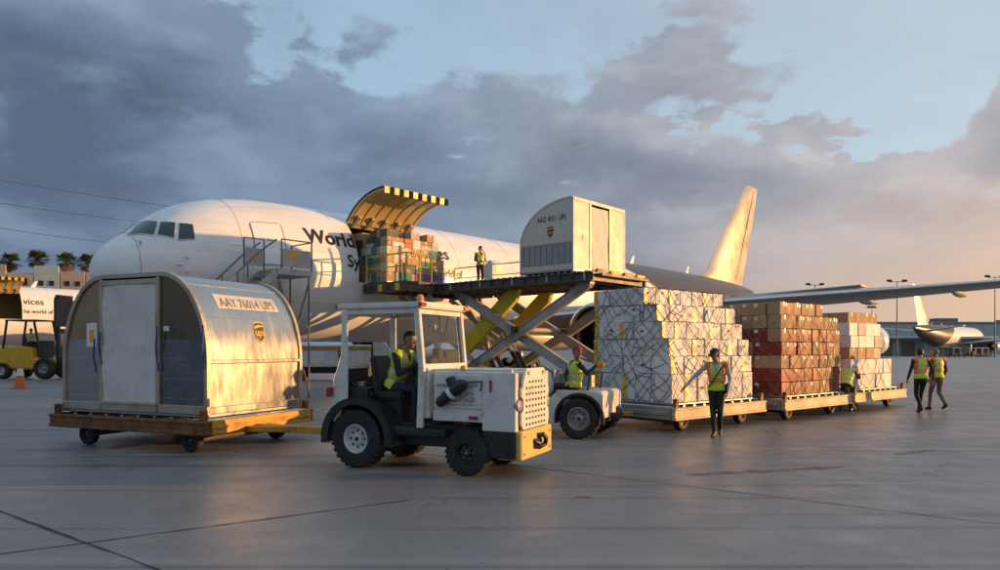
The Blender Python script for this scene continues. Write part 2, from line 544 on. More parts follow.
def lathe(bm, prof, c=(0, 0, 0), axis='z', n=24, mi=0, caps=True):
    """revolve (r, h) points about an axis through c"""
    c = Vector(c)
    rings = []
    for r, h in prof:
        ring = []
        for i in range(n):
            t = 2 * math.pi * i / n
            a, b = r * math.cos(t), r * math.sin(t)
            v = {'z': (a, b, h), 'y': (a, h, b), 'x': (h, a, b)}[axis]
            ring.append(bm.verts.new(c + Vector(v)))
        rings.append(ring)
    for A, B in zip(rings, rings[1:]):
        for i in range(n):
            j = (i + 1) % n
            bm.faces.new((A[i], A[j], B[j], B[i])).material_index = mi
    if caps and prof[0][0] > 1e-6:
        bm.faces.new(rings[0][::-1]).material_index = mi
    if caps and prof[-1][0] > 1e-6:
        bm.faces.new(rings[-1]).material_index = mi


def grid(bm, rows, mi=0, flip=False):
    """quads between rows of points"""
    V = [[bm.verts.new(p) for p in r] for r in rows]
    for a, b in zip(V, V[1:]):
        for i in range(len(a) - 1):
            q = (a[i], a[i + 1], b[i + 1], b[i])
            bm.faces.new(q[::-1] if flip else q).material_index = mi
    return V


def link(name, me, parent=None, mats=None):
    o = bpy.data.objects.new(name, me)
    COL.objects.link(o)
    if parent is not None:
        o.parent = parent
    if mats:
        for k in (mats if isinstance(mats, (list, tuple)) else [mats]):
            me.materials.append(MATS[k])
    return o


def obj(name, bm, mats, parent=None, bevel=0.0, smooth=35, seg=1, fix=True, merge=True):
    if merge:
        bmesh.ops.remove_doubles(bm, verts=bm.verts, dist=1e-6)
    if bevel:
        ed = [e for e in bm.edges if len(e.link_faces) == 2 and e.calc_face_angle(0) > R(40)]
        bmesh.ops.bevel(bm, geom=ed, offset=bevel, segments=seg, affect='EDGES', clamp_overlap=True)
    if fix:
        bmesh.ops.recalc_face_normals(bm, faces=bm.faces)
    me = bpy.data.meshes.new(name)
    bm.to_mesh(me)
    bm.free()
    if smooth:
        me.shade_smooth()
        me.set_sharp_from_angle(angle=R(smooth))
    return link(name, me, parent, mats)


def thing(name, label, cat, loc=(0, 0, 0), rz=0.0, group=None):
    o = bpy.data.objects.new(name, None)
    o.empty_display_size = .2
    COL.objects.link(o)
    o.location = loc
    o.rotation_euler = (0, 0, rz)
    tag(o, label, cat, group)
    return o


def tag(o, label=None, cat=None, group=None, kind=None):
    if label:
        o['label'] = label
    if cat:
        o['category'] = cat
    if group:
        o['group'] = group
    if kind:
        o['kind'] = kind
    return o


def copy_tree(o, parent=None, skip=()):
    c = o.copy()
    COL.objects.link(c)
    c.parent = parent
    for ch in list(o.children):
        if ch.name.split('.')[0] not in skip:
            copy_tree(ch, c, skip)
    return c


TEXT = {}


def text_geo(s, bold=.0, ext=.004, res=3):
    """outline of a word in the built-in font, height of a capital about 0.7; -> verts, faces, width"""
    k = (s, bold, ext)
    if k in TEXT:
        return TEXT[k]
    cu = bpy.data.curves.new('word', 'FONT')
    cu.body = s
    cu.extrude = ext
    cu.offset = bold
    cu.resolution_u = res
    o = bpy.data.objects.new('word', cu)
    COL.objects.link(o)
    bpy.context.view_layer.update()
    me = bpy.data.meshes.new_from_object(o.evaluated_get(bpy.context.evaluated_depsgraph_get()))
    v = [tuple(x.co) for x in me.vertices]
    f = [tuple(p.vertices) for p in me.polygons]
    bpy.data.objects.remove(o)
    bpy.data.curves.remove(cu)
    bpy.data.meshes.remove(me)
    w = max(p[0] for p in v) if v else 0
    # cut the letters into short bands so that they can follow a curved skin
    b = newbm()
    bv = [b.verts.new(p) for p in v]
    for q in f:
        try:
            b.faces.new([bv[i] for i in q])
        except ValueError:
            pass
    y0, y1 = min(p[1] for p in v), max(p[1] for p in v)
    for i in range(1, 10):
        bmesh.ops.bisect_plane(b, geom=b.verts[:] + b.edges[:] + b.faces[:], plane_co=(0, y0 + (y1 - y0) * i / 10, 0), plane_no=(0, 1, 0))
    b.verts.index_update()
    v = [tuple(p.co) for p in b.verts]
    f = [tuple(p.index for p in q.verts) for q in b.faces]
    b.free()
    TEXT[k] = (v, f, w)
    return TEXT[k]


def lettering(name, s, fn, m_, parent, bold=.0, ext=.004):
    v, f, w = text_geo(s, bold, ext)
    me = bpy.data.meshes.new(name)
    me.from_pydata([tuple(fn(*p)) for p in v], [], f)
    me.update()
    return link(name, me, parent, m_)


def wheel(parent, c, r, w, rim_r, rim='rim_white', side=-1, lugs=8, tread=True, n=28, bar=False):
    """wheel on a y axle: tyre with tread, rim dish and hub facing side"""
    t = newbm()
    h = w / 2
    lathe(t, [(rim_r, -h * .9), (rim_r + (r - rim_r) * .35, -h), (r - .03, -h * .96), (r - .006, -h * .74), (r, -h * .45), (r, h * .45), (r - .006, h * .74),
              (r - .03, h * .96), (rim_r + (r - rim_r) * .35, h), (rim_r, h * .9), (rim_r * .97, 0)], (0, 0, 0), 'y', n, caps=False)
    if tread:
        k = 26
        for i in range(k):
            for s_ in (-1, 1):
                a = 2 * math.pi * (i + .25 * s_) / k
                rot = Matrix.Rotation(-a, 3, 'Y') @ Matrix.Rotation(.35 * s_, 3, 'X')
                p = Vector((math.cos(a) * (r - .008), s_ * h * .48, math.sin(a) * (r - .008)))
                box(t, p, (.026, h * .84, r * .12), rot)
    o = obj('wheel', t, 'rubber', parent, smooth=40, merge=False)
    o.location = c
    b = newbm()
    s = side
    lathe(b, [(rim_r * 1.0, s * h * .86), (rim_r * .93, s * h * .92), (rim_r * .86, s * h * .78), (rim_r * .78, s * h * .38), (rim_r * .42, s * h * .30),
              (rim_r * .38, s * h * .52), (rim_r * .24, s * h * .60), (0.0, s * h * .62)], (0, 0, 0), 'y', n, caps=False)
    obj('rim', b, rim, o, smooth=40)
    g = newbm()
    for i in range(lugs):
        a = 2 * math.pi * i / lugs
        q = Vector((math.cos(a) * rim_r * .56, 0, math.sin(a) * rim_r * .56))
        cyl(g, q + Vector((0, s * h * .30, 0)), q + Vector((0, s * h * .50, 0)), rim_r * .07, None, 6)
    cyl(g, (0, s * h * .55, 0), (0, s * h * .78, 0), rim_r * .16, rim_r * .12, 10)
    obj('hub', g, 'rim_black' if rim != 'rim_black' else 'rim_steel', o)
    return o


def shield_logo(parent, fn, size=.4):
    """shield emblem: gold rim, brown field, gold letters; fn maps (x right, y up, z out) to the part's space"""
    def outline(k):
        pts = []
        for i in range(9):
            x = -1 + 2 * i / 8
            pts.append((x * .42 * k, (.50 + .07 * (1 - x * x)) * k - .0))
        pts += [(.43 * k, .05 * k), (.40 * k, -.16 * k), (.30 * k, -.36 * k), (.14 * k, -.50 * k), (0, -.57 * k), (-.14 * k, -.50 * k), (-.30 * k, -.36 * k), (-.40 * k, -.16 * k), (-.43 * k, .05 * k)]
        return pts

    def plate(k, z0, z1, m_, nm, par):
        b = newbm()
        A = [b.verts.new(fn(x * size, y * size, z0)) for x, y in outline(k)]
        B = [b.verts.new(fn(x * size, y * size, z1)) for x, y in outline(k)]
        b.faces.new(B)
        for i in range(len(A)):
            j = (i + 1) % len(A)
            b.faces.new((A[i], A[j], B[j], B[i]))
        return obj(nm, b, m_, par)
    g = plate(1.0, .0, .004, 'logo_gold', 'emblem', parent)
    plate(.88, .004, .007, 'logo_brown', 'emblem_field', g)
    v, f, w = text_geo('ups', .02, .0)
    sc = .72 * size / w
    lettering('emblem_lettering', 'ups', lambda x, y, z: fn((x - w / 2) * sc, y * sc - .20 * size, .009 + z * .01), 'logo_gold', g, .02, .0)
    b = newbm()
    arc = [(-.36, .30), (-.2, .36), (0, .38), (.2, .36), (.36, .34), (.37, .28), (.2, .27), (0, .25), (-.2, .21), (-.36, .15)]
    vs_ = [b.verts.new(fn(x * size, y * size, .009)) for x, y in arc]
    b.faces.new(vs_)
    obj('emblem_swoosh', b, 'logo_gold', g)
    return g


# ---------------------------------------------------------------- ground
def ground_material():
    M = bpy.data.materials.new('apron_concrete')
    M.use_nodes = True
    N, L = M.node_tree.nodes, M.node_tree.links
    b = N['Principled BSDF']
    pos = N.new('ShaderNodeNewGeometry').outputs['Position']

    def noise(scale, detail=8, rough=.6, stretch=None, dist=0):
        v = pos
        if stretch:
            mp = N.new('ShaderNodeMapping')
            mp.inputs['Rotation'].default_value = (0, 0, R(stretch[0]))
            mp.inputs['Scale'].default_value = (stretch[1], stretch[2], 1)
            L.new(pos, mp.inputs[0])
            v = mp.outputs[0]
        n = N.new('ShaderNodeTexNoise')
        n.inputs['Scale'].default_value = scale
        n.inputs['Detail'].default_value = detail
        n.inputs['Roughness'].default_value = rough
        n.inputs['Distortion'].default_value = dist
        L.new(v, n.inputs['Vector'])
        return n.outputs[0]

    def rng_(v, a, b_, c, d, smooth=False):
        n = N.new('ShaderNodeMapRange')
        if smooth:
            n.interpolation_type = 'SMOOTHSTEP'
        L.new(v, n.inputs[0])
        for i, k in enumerate((a, b_, c, d)):
            n.inputs[1 + i].default_value = k
        return n.outputs[0]

    def mixc(f, a, c):
        n = N.new('ShaderNodeMix')
        n.data_type = 'RGBA'
        L.new(f, n.inputs[0])
        for i, v in ((6, a), (7, c)):
            if isinstance(v, tuple):
                n.inputs[i].default_value = (*v, 1)
            else:
                L.new(v, n.inputs[i])
        return n.outputs[2]
    big = noise(.22, 7, .6)
    mid = noise(1.3, 8, .65)
    fine = noise(26, 4, .6)
    tyre1 = noise(1.0, 6, .55, (-33, .10, 1.3), .3)
    tyre2 = noise(1.0, 6, .55, (24, .07, 1.5), .3)
    oil = noise(.75, 9, .7, None, .6)
    c = mixc(rng_(big, .35, .65, 0, 1), (.150, .151, .157), (.205, .204, .205))
    c = mixc(rng_(mid, .35, .7, 0, .55), c, (.118, .118, .122))
    c = mixc(rng_(fine, .3, .7, 0, .35), c, (.26, .255, .25))
    c = mixc(rng_(tyre1, .56, .72, 0, .45, True), c, (.07, .069, .072))
    c = mixc(rng_(tyre2, .58, .74, 0, .40, True), c, (.075, .073, .076))
    c = mixc(rng_(oil, .66, .78, 0, .7, True), c, (.035, .033, .034))
    # long rubber and scrape marks in several directions, hairline cracks, small spots
    for ang, sc_, lo, hi, amt, cc in ((-38, 1.0, .60, .68, .55, (.06, .058, .06)), (12, 1.3, .61, .69, .5, (.065, .063, .066)), (-62, .9, .61, .70, .45, (.25, .245, .24)), (-20, 1.7, .60, .70, .40, (.24, .235, .23)), (48, 1.2, .62, .70, .45, (.06, .058, .062))):
        c = mixc(rng_(noise(sc_, 5, .5, (ang, .045, 2.6), .5), lo, hi, 0, amt, True), c, cc)
    vo = N.new('ShaderNodeTexVoronoi')
    vo.feature = 'DISTANCE_TO_EDGE'
    vo.inputs['Scale'].default_value = .34
    wv = N.new('ShaderNodeVectorMath')
    wv.operation = 'MULTIPLY_ADD'
    wn = N.new('ShaderNodeTexNoise')
    wn.inputs['Scale'].default_value = 1.6
    wn.inputs['Detail'].default_value = 8
    L.new(pos, wn.inputs['Vector'])
    L.new(wn.outputs['Color'], wv.inputs[0])
    wv.inputs[1].default_value = (1.1, 1.1, 0)
    L.new(pos, wv.inputs[2])
    L.new(wv.outputs[0], vo.inputs['Vector'])
    mk = N.new('ShaderNodeMath')
    mk.operation = 'MULTIPLY'
    L.new(rng_(vo.outputs[0], .0, .012, .7, 0), mk.inputs[0])
    L.new(rng_(big, .50, .60, 0, 1, True), mk.inputs[1])
    c = mixc(mk.outputs[0], c, (.05, .05, .052))
    c = mixc(rng_(noise(5.5, 3, .5), .70, .76, 0, .5, True), c, (.055, .053, .055))
    c = mixc(rng_(noise(.5, 6, .6, None, .8), .54, .70, 0, .45, True), c, (.235, .23, .225))
    L.new(c, b.inputs['Base Color'])
    ad = N.new('ShaderNodeMath')
    ad.operation = 'ADD'
    L.new(rng_(mid, .3, .7, .32, .54), ad.inputs[0])
    L.new(rng_(big, .35, .65, -.06, .06), ad.inputs[1])
    L.new(ad.outputs[0], b.inputs['Roughness'])
    b.inputs['Specular IOR Level'].default_value = .5
    bp = N.new('ShaderNodeBump')
    bp.inputs['Strength'].default_value = .16
    bp.inputs['Distance'].default_value = .01
    mh = N.new('ShaderNodeMath')
    mh.operation = 'MULTIPLY_ADD'
    L.new(mid, mh.inputs[0])
    mh.inputs[1].default_value = 1.6
    L.new(fine, mh.inputs[2])
    L.new(mh.outputs[0], bp.inputs['Height'])
    L.new(bp.outputs[0], b.inputs['Normal'])
    MATS['apron_concrete'] = M


def build_ground():
    ground_material()
    b = newbm()
    S = 5000
    vs_ = [b.verts.new(p) for p in ((-S, -S, -.02), (S, -S, -.02), (S, S, -.02), (-S, S, -.02))]
    b.faces.new(vs_)
    g = tag(obj('ground', b, 'apron_concrete', smooth=0), kind='structure')
    # cast slabs, joints left open; they follow the joint lines seen in the concrete
    A = Vector((math.sin(R(56)), math.cos(R(56)), 0))
    B = Vector((math.sin(R(127)), math.cos(R(127)), 0))
    o = ground_at(86, 543.3)                                   # where two joints cross
    la, lb = 6.02, 6.35
    gap = .008
    b = newbm()
    u, v = la - gap, lb - gap
    top = [b.verts.new(A * x + B * y) for x, y in ((0, 0), (u, 0), (u, v), (0, v))]
    bot = [b.verts.new(t.co - Vector((0, 0, .018))) for t in top]
    b.faces.new(top)
    for i in range(4):
        j = (i + 1) % 4
        b.faces.new((top[i], bot[i], bot[j], top[j]))
    bmesh.ops.recalc_face_normals(b, faces=b.faces)
    me = bpy.data.meshes.new('concrete_slab')
    b.to_mesh(me)
    b.free()
    me.materials.append(MATS['apron_concrete'])
    for i in range(-7, 16):
        for j in range(-9, 9):
            c = o + A * (i + .5) * la + B * (j + .5) * lb
            if c.y < 1 or c.y > 42 or abs(c.x) > c.y * .72 + 7:
                continue
            s = link('concrete_slab', me, g)
            p = o + A * (i * la + gap / 2) + B * (j * lb + gap / 2)
            s.location = (p.x, p.y, rng.uniform(-.0015, .0015))
    # sealant squeezed into two of the nearer joints, worn and wavy
    for k, (p0, p1, w) in enumerate((((-12, -0.0), (3.2, 0.0), .034), ((0, -9), (0, 12), .038), ((la, -9), (la, 14), .018))):
        b = newbm()
        rows = []
        n = 90
        P0, P1 = o + A * p0[0] + B * p0[1], o + A * p1[0] + B * p1[1]
        d = (P1 - P0).normalized()
        q = Vector((-d.y, d.x, 0))
        for i in range(n + 1):
            p = P0.lerp(P1, i / n)
            ww = w * rng.uniform(.25, 1.0)
            off = rng.uniform(-.008, .008)
            rows.append([p + q * (off - ww / 2) + Vector((0, 0, .0045)), p + q * (off + ww / 2) + Vector((0, 0, .0045))])
        grid(b, rows)
        obj('joint_sealant', b, 'sealant', g, smooth=0)
    # worn red paint on the apron
    M = mat('worn_red_paint', (.20, .022, .026), .55, 0, .25, 5, world_space=True)
    N, L = M.node_tree.nodes, M.node_tree.links
    ns = N.new('ShaderNodeTexNoise')
    ns.inputs['Scale'].default_value = 3.2
    ns.inputs['Detail'].default_value = 10
    ns.inputs['Roughness'].default_value = .75
    L.new(N.new('ShaderNodeNewGeometry').outputs['Position'], ns.inputs['Vector'])
    mr = N.new('ShaderNodeMapRange')
    mr.inputs[1].default_value, mr.inputs[2].default_value = .34, .56
    mr.inputs[4].default_value = .5
    L.new(ns.outputs[0], mr.inputs[0])
    L.new(mr.outputs[0], N['Principled BSDF'].inputs['Alpha'])
    for pa, pb, w in (((685, 475.5), (845, 467), .24), ((895, 455), (935, 450), .16), ((575, 497), (592, 498), .10)):
        b = newbm()
        P0, P1 = ground_at(*pa), ground_at(*pb)
        d = (P1 - P0).normalized()
        q = Vector((-d.y, d.x, 0))
        rows = []
        for i in range(31):
            p = P0.lerp(P1, i / 30)
            ww = w * rng.uniform(.6, 1.1) * min(1, .25 + i / 5, .25 + (30 - i) / 5)
            rows.append([p - q * ww / 2 + Vector((0, 0, .006)), p + q * ww / 2 + Vector((0, 0, .006))])
        grid(b, rows)
        obj('worn_marking', b, 'worn_red_paint', g, smooth=0)


# ---------------------------------------------------------------- the cargo plane
PROF = [(0.0, 4.27, 4.21, .03), (.04, 4.52, 3.98, .29), (.15, 4.80, 3.74, .56), (.4, 5.14, 3.42, .94), (.8, 5.45, 3.10, 1.32), (1.2, 5.76, 2.88, 1.61), (1.6, 6.12, 2.70, 1.83),
        (2.0, 6.41, 2.56, 1.99), (2.5, 6.69, 2.43, 2.14), (3.2, 6.97, 2.28, 2.29), (4.0, 7.16, 2.16, 2.40), (5.0, 7.31, 2.08, 2.46), (6.0, 7.39, 2.04, 2.50), (7.5, 7.42, 2.02, 2.515),
        (20, 7.42, 2.02, 2.515), (34, 7.42, 2.02, 2.515), (38, 7.42, 2.25, 2.47), (42, 7.40, 2.95, 2.25), (46, 7.34, 3.85, 1.78), (50, 7.20, 4.85, 1.10), (53, 6.95, 5.75, .52), (54, 6.75, 6.1, .22)]
NOSE = Vector((-13.2, 22.9, 0))
PLANE_RZ = R(48.5)
AX = Vector((math.cos(PLANE_RZ), math.sin(PLANE_RZ), 0))      # nose -> tail
PORT = Vector((math.sin(PLANE_RZ), -math.cos(PLANE_RZ), 0))   # outward on the port side
DS0, DS1, DT0, DT1 = 8.75, 12.15, 41.0, 98.0                  # main cargo door: along the hull, round the hull (degrees from the crown)


def fus_profile(s):
    a = PROF
    if s <= 0:
        return a[0][1:]
    for i in range(len(a) - 1):
        if s <= a[i + 1][0]:
            break
    s0, s1 = a[i][0], a[i + 1][0]
    t = (s - s0) / (s1 - s0)
    out = []
    for k in (1, 2, 3):
        d = (a[i + 1][k] - a[i][k]) / (s1 - s0)
        dl = (a[i][k] - a[i - 1][k]) / (s0 - a[i - 1][0]) if i > 0 else d * 1.6
        dr = (a[i + 2][k] - a[i + 1][k]) / (a[i + 2][0] - s1) if i + 2 < len(a) else d
        m0 = 0 if dl * d <= 0 else 2 * dl * d / (dl + d)
        m1 = 0 if dr * d <= 0 else 2 * dr * d / (dr + d)
        h = s1 - s0
        out.append((2 * t ** 3 - 3 * t * t + 1) * a[i][k] + (t ** 3 - 2 * t * t + t) * h * m0 + (-2 * t ** 3 + 3 * t * t) * a[i + 1][k] + (t ** 3 - t * t) * h * m1)
    return out


def fus_pt(s, th, off=0.0, k=1.0):
    """point on the hull; th in degrees from the crown, + to port (-y)"""
    top, bot, hw = fus_profile(s)
    zc = bot + (top - bot) * .5
    c, sn = math.cos(R(th)), math.sin(R(th))
    r = (top - bot) / 2
    n = Vector((0, -sn / max(hw, .05), c / max(r, .05)))
    n.normalize()
    return Vector((s, -hw * sn * k, zc + r * c * k)) + n * off


def fus_hit(px, py):
    """where the sight line through a photo pixel meets the hull of the near plane -> (s, th)"""
    d = Vector(((px - 500) / F, 1, (HZ - py) / F))
    Y = 18.0
    while Y < 70:
        w = Vector((0, 0, EYE)) + d * Y - NOSE
        s, o = w.dot(AX), w.dot(PORT)
        if s > .01:
            top, bot, hw = fus_profile(s)
            zc, r = (top + bot) / 2, (top - bot) / 2
            if (o / hw) ** 2 + ((w.z - zc) / r) ** 2 <= 1:
                return s, math.degrees(math.atan2(o / hw, (w.z - zc) / r))
        Y += .02
    return None


def patch(name, corners, off, m_, parent, nu=6, nv=6, edge=0.0):
    """skin patch over four (s, th) corners, lifted off the hull"""
    b = newbm()
    (s0, t0), (s1, t1), (s2, t2), (s3, t3) = corners        # round the outline
    rows = []
    for i in range(nu + 1):
        u = i / nu
        row = []
        for j in range(nv + 1):
            v = j / nv
            s = (s0 * (1 - u) + s1 * u) * (1 - v) + (s3 * (1 - u) + s2 * u) * v
            t = (t0 * (1 - u) + t1 * u) * (1 - v) + (t3 * (1 - u) + t2 * u) * v
            row.append(fus_pt(s, t, off))
        rows.append(row)
    grid(b, rows)
    bmesh.ops.recalc_face_normals(b, faces=b.faces)
    bmesh.ops.solidify(b, geom=list(b.faces), thickness=-.012)
    return obj(name, b, m_, parent, smooth=40)


def livery_material():
    M = bpy.data.materials.new('aircraft_livery')
    M.use_nodes = True
    N, L = M.node_tree.nodes, M.node_tree.links
    b = N['Principled BSDF']
    tc = N.new('ShaderNodeTexCoord').outputs['Object']
    sep = N.new('ShaderNodeSeparateXYZ')
    L.new(tc, sep.inputs[0])

    def m(op, a, c=None):
        n = N.new('ShaderNodeMath')
        n.operation = op
        for i, v in enumerate((a, c)):
            if v is None:
                continue
            if isinstance(v, (int, float)):
                n.inputs[i].default_value = v
            else:
                L.new(v, n.inputs[i])
        return n.outputs[0]
    # the brown tail colours sweep up and forward from the belly
    zz = m('SUBTRACT', sep.outputs[2], 2.0)
    lim = m('SUBTRACT', 39.0, m('ADD', m('MULTIPLY', zz, 1.1), m('MULTIPLY', m('MULTIPLY', zz, zz), .18)))
    br = m('GREATER_THAN', sep.outputs[0], lim)
    gold = m('MULTIPLY', m('GREATER_THAN', sep.outputs[0], m('SUBTRACT', lim, .35)), m('LESS_THAN', sep.outputs[0], lim))
    ns = N.new('ShaderNodeTexNoise')
    mp = N.new('ShaderNodeMapping')
    mp.inputs['Scale'].default_value = (.4, 1, 2.0)
    L.new(tc, mp.inputs[0])
    L.new(mp.outputs[0], ns.inputs['Vector'])
    ns.inputs['Scale'].default_value = 1.1
    ns.inputs['Detail'].default_value = 8
    ns.inputs['Roughness'].default_value = .62

    def mix(f, a, c):
        n = N.new('ShaderNodeMix')
        n.data_type = 'RGBA'
        L.new(f, n.inputs[0])
        for i, v in ((6, a), (7, c)):
            if isinstance(v, tuple):
                n.inputs[i].default_value = (*v, 1)
            else:
                L.new(v, n.inputs[i])
        return n.outputs[2]
    fade = N.new('ShaderNodeMapRange')
    L.new(ns.outputs[0], fade.inputs[0])
    fade.inputs[1].default_value, fade.inputs[2].default_value = .38, .72
    white = mix(fade.outputs[0], (.80, .80, .79), (.68, .67, .65))
    # plates of skin differ by a hair
    ck = N.new('ShaderNodeTexBrick')
    mp2 = N.new('ShaderNodeMapping')
    mp2.inputs['Rotation'].default_value = (R(90), 0, 0)
    L.new(tc, mp2.inputs[0])
    L.new(mp2.outputs[0], ck.inputs['Vector'])
    ck.inputs['Scale'].default_value = .35
    ck.inputs['Color1'].default_value = (1, 1, 1, 1)
    ck.inputs['Color2'].default_value = (.985, .985, .985, 1)
    ck.inputs['Mortar'].default_value = (.95, .95, .95, 1)
    ck.inputs['Mortar Size'].default_value = .004
    ml = N.new('ShaderNodeMix')
    ml.data_type = 'RGBA'
    ml.blend_type = 'MULTIPLY'
    ml.inputs[0].default_value = 1
    L.new(white, ml.inputs[6])
    L.new(ck.outputs[0], ml.inputs[7])
    c = mix(gold, mix(br, ml.outputs[2], (.05, .04, .034)), (.55, .36, .06))
    L.new(c, b.inputs['Base Color'])
    b.inputs['Roughness'].default_value = .36
    b.inputs['Coat Weight'].default_value = .12
    b.inputs['Coat Roughness'].default_value = .08
    MATS['aircraft_livery'] = M


def airfoil(le, te, z, t, n=9):
    """closed loop of (s, z) points"""
    c = te - le
    up, lo = [], []
    for i in range(n + 1):
        x = (1 - math.cos(math.pi * i / n)) / 2
        y = 5 * t * (.2969 * math.sqrt(x) - .126 * x - .3516 * x ** 2 + .2843 * x ** 3 - .1036 * x ** 4)
        up.append((le + c * x, z + c * y * 1.05 - c * x * .02))
        lo.append((le + c * x, z - c * y * .85 - c * x * .02))
    return up + lo[-2:0:-1]


def loft(b, secs):
    V = [[b.verts.new(p) for p in s] for s in secs]
    n = len(V[0])
    for A, B in zip(V, V[1:]):
        for i in range(n):
            j = (i + 1) % n
            b.faces.new((A[i], A[j], B[j], B[i]))
    b.faces.new(V[0][::-1])
    b.faces.new(V[-1])


def build_plane():
    livery_material()
    P = thing('cargo_plane', 'large white cargo jet with its forward cargo door raised, lettered World and Sy', 'cargo plane', NOSE, PLANE_RZ)
    # ---- hull with the door opening left out
    ss = sorted(set([0, .04, .09, .15, .26, .4, .6, .8, 1.0, 1.2, 1.4, 1.6, 1.8, 2.0, 2.25, 2.5, 2.85, 3.2, 3.6, 4, 4.5, 5, 5.5, 6, 6.7, 7.5, 8.2, DS0, 9.4, 10.2, 11.0, DS1] +
                    [13 + i for i in range(42)]))
    ths = [t for t in range(-180, 180, 5) if t not in (40, 100)] + [DT0, DT1]
    ths = sorted(ths)
    b = newbm()
    V = [[b.verts.new(fus_pt(s, t)) for t in ths] for s in ss]
    n = len(ths)
    for i in range(len(ss) - 1):
        for j in range(n):
            k = (j + 1) % n
            if DS0 - .01 <= ss[i] and ss[i + 1] <= DS1 + .01 and ths[j] >= DT0 - .1 and ths[k] <= DT1 + .1 and k > j:
                continue
            b.faces.new((V[i][j], V[i][k], V[i + 1][k], V[i + 1][j]))
    b.faces.new(V[0])
    b.faces.new(V[-1][::-1])
    obj('fuselage', b, 'aircraft_livery', P, smooth=50, merge=False)
    # ---- hold: lining, floor, end walls, reveal of the opening
    b = newbm()
    rows = [[fus_pt(s, t, -.16) for t in range(-104, 43, 7)] for s in (7.6, 10, 12, 15)]
    grid(b, rows)
    obj('hold_lining', b, 'primer_gold', P)
    b = newbm()
    boxb(b, 7.6, 15, -2.3, 2.3, 4.20, 4.27)
    for s in (7.6, 14.95):
        prism(b, [(fus_pt(s, t, -.2).y, fus_pt(s, t, -.2).z) for t in range(-95, 96, 10)], 'x', s, s + .05)
    obj('hold_floor', b, 'loader_steel', P)
    b = newbm()
    ring = [(s, DT0) for s in (DS0, DS1)] + [(DS1, t) for t in range(50, 98, 8)] + [(DS1, DT1), (DS0, DT1)] + [(DS0, t) for t in range(90, 42, -8)]
    A = [b.verts.new(fus_pt(s, t, .004)) for s, t in ring]
    Bv = [b.verts.new(fus_pt(s, t, -.17)) for s, t in ring]
    for i in range(len(ring)):
        j = (i + 1) % len(ring)
        b.faces.new((A[i], A[j], Bv[j], Bv[i]))
    obj('door_frame', b, 'primer_gold', P)
    # ---- the raised cargo door
    hinge = fus_pt(DS0, DT0)
    oh, zh = -hinge.y, hinge.z

    def door_pt(s, t, off):
        p = fus_pt(s, t, off)
        do, dz = -p.y - oh, p.z - zh
        c, sn = math.cos(R(95)), math.sin(R(95))
        return Vector((s, -(oh + .02 + do * c - dz * sn), zh + .07 + do * sn + dz * c))
    tt = [DT0 + (DT1 - DT0) * i / 14 for i in range(15)]
    sd = [DS0 + .03, DS0 + .9, DS0 + 1.7, DS0 + 2.5, DS1 - .03]
    b = newbm()
    grid(b, [[door_pt(s, t, 0) for t in tt] for s in sd])
    D = obj('cargo_door', b, 'aircraft_livery', P, smooth=40)
    b = newbm()
    grid(b, [[door_pt(s, t, -.13) for t in tt] for s in sd], flip=True)
    for s in (sd[0], sd[-1]):
        grid(b, [[door_pt(s, t, 0) for t in tt], [door_pt(s, t, -.13) for t in tt]])
    obj('door_lining', b, 'primer_gold', D, smooth=40)
    for k in range(7):
        b = newbm()
        s = sd[0] + .12 + (sd[-1] - sd[0] - .24) * k / 6
        for t0, t1 in zip(tt, tt[1:]):
            beam(b, door_pt(s, t0, -.14), door_pt(s, t1, -.14), .05, .035)
        obj('door_rib', b, 'primer_gold', D)
    for k in range(14):
        b = newbm()
        s0 = sd[0] + (sd[-1] - sd[0]) * k / 14
        s1 = sd[0] + (sd[-1] - sd[0]) * (k + 1) / 14
        q = [door_pt(s0, DT1, .01), door_pt(s1, DT1, .01), door_pt(s1, DT1, -.24), door_pt(s0, DT1, -.24)]
        nn = (door_pt(s0, DT1, 0) - door_pt(s0, DT1 - 2, 0)).normalized() * .06
        lo = [b.verts.new(p) for p in q]
        hi = [b.verts.new(p + nn) for p in q]
        b.faces.new(hi)
        for i in range(4):
            j = (i + 1) % 4
            b.faces.new((lo[i], lo[j], hi[j], hi[i]))
        obj('edge_stripe', b, 'stripe_black' if k % 2 else 'yellow_paint', D)
    for s in (sd[0], sd[-1]):
        b = newbm()
        tube(b, [door_pt(s, t, -.02) for t in tt], .035, 6)
        obj('door_seal', b, 'stripe_black', D)
    for k in range(5):
        b = newbm()
        s = DS0 + .35 + k * .68
        a = fus_pt(s, DT0 + 1, -.10)
        c = door_pt(s, DT0 + 9, -.22)
        beam(b, a, c, .12, .07)
        cyl(b, c - Vector((.09, 0, 0)), c + Vector((.09, 0, 0)), .075, None, 10)
        obj('hinge_arm', b, 'aircraft_grey', D)
    # ---- skin seams
    for s, t0, t1 in ((.98, -180, 180), (4.0, -180, 180), (8.0, 20, 40), (14.4, -180, 180), (18.2, -180, 180), (22.4, -180, 180), (26.5, -180, 180), (30.6, -180, 180)):
        b = newbm()
        tube(b, [fus_pt(s, t, .001) for t in range(t0, t1 + 1, 4)], .007 if s > 2 else .011, 4)
        obj('panel_seam', b, 'seam_grey', P)
    for th in (34, 76, 118):
        b = newbm()
        tube(b, [fus_pt(s, th, .0) for s in [3.6 + .25 * i for i in range(20)]], .005, 4)
        obj('panel_seam', b, 'seam_grey', P)
    # ---- flight deck windows (port side, and the same three mirrored to starboard)
    wins = (((128, 235.5), (138, 223.6), (157, 222.5), (153.5, 235.5)), ((157.2, 235.3), (160.5, 223), (175, 223.2), (173.3, 238.4)), ((178, 240), (179, 224), (192.5, 225), (194.3, 239.3)))
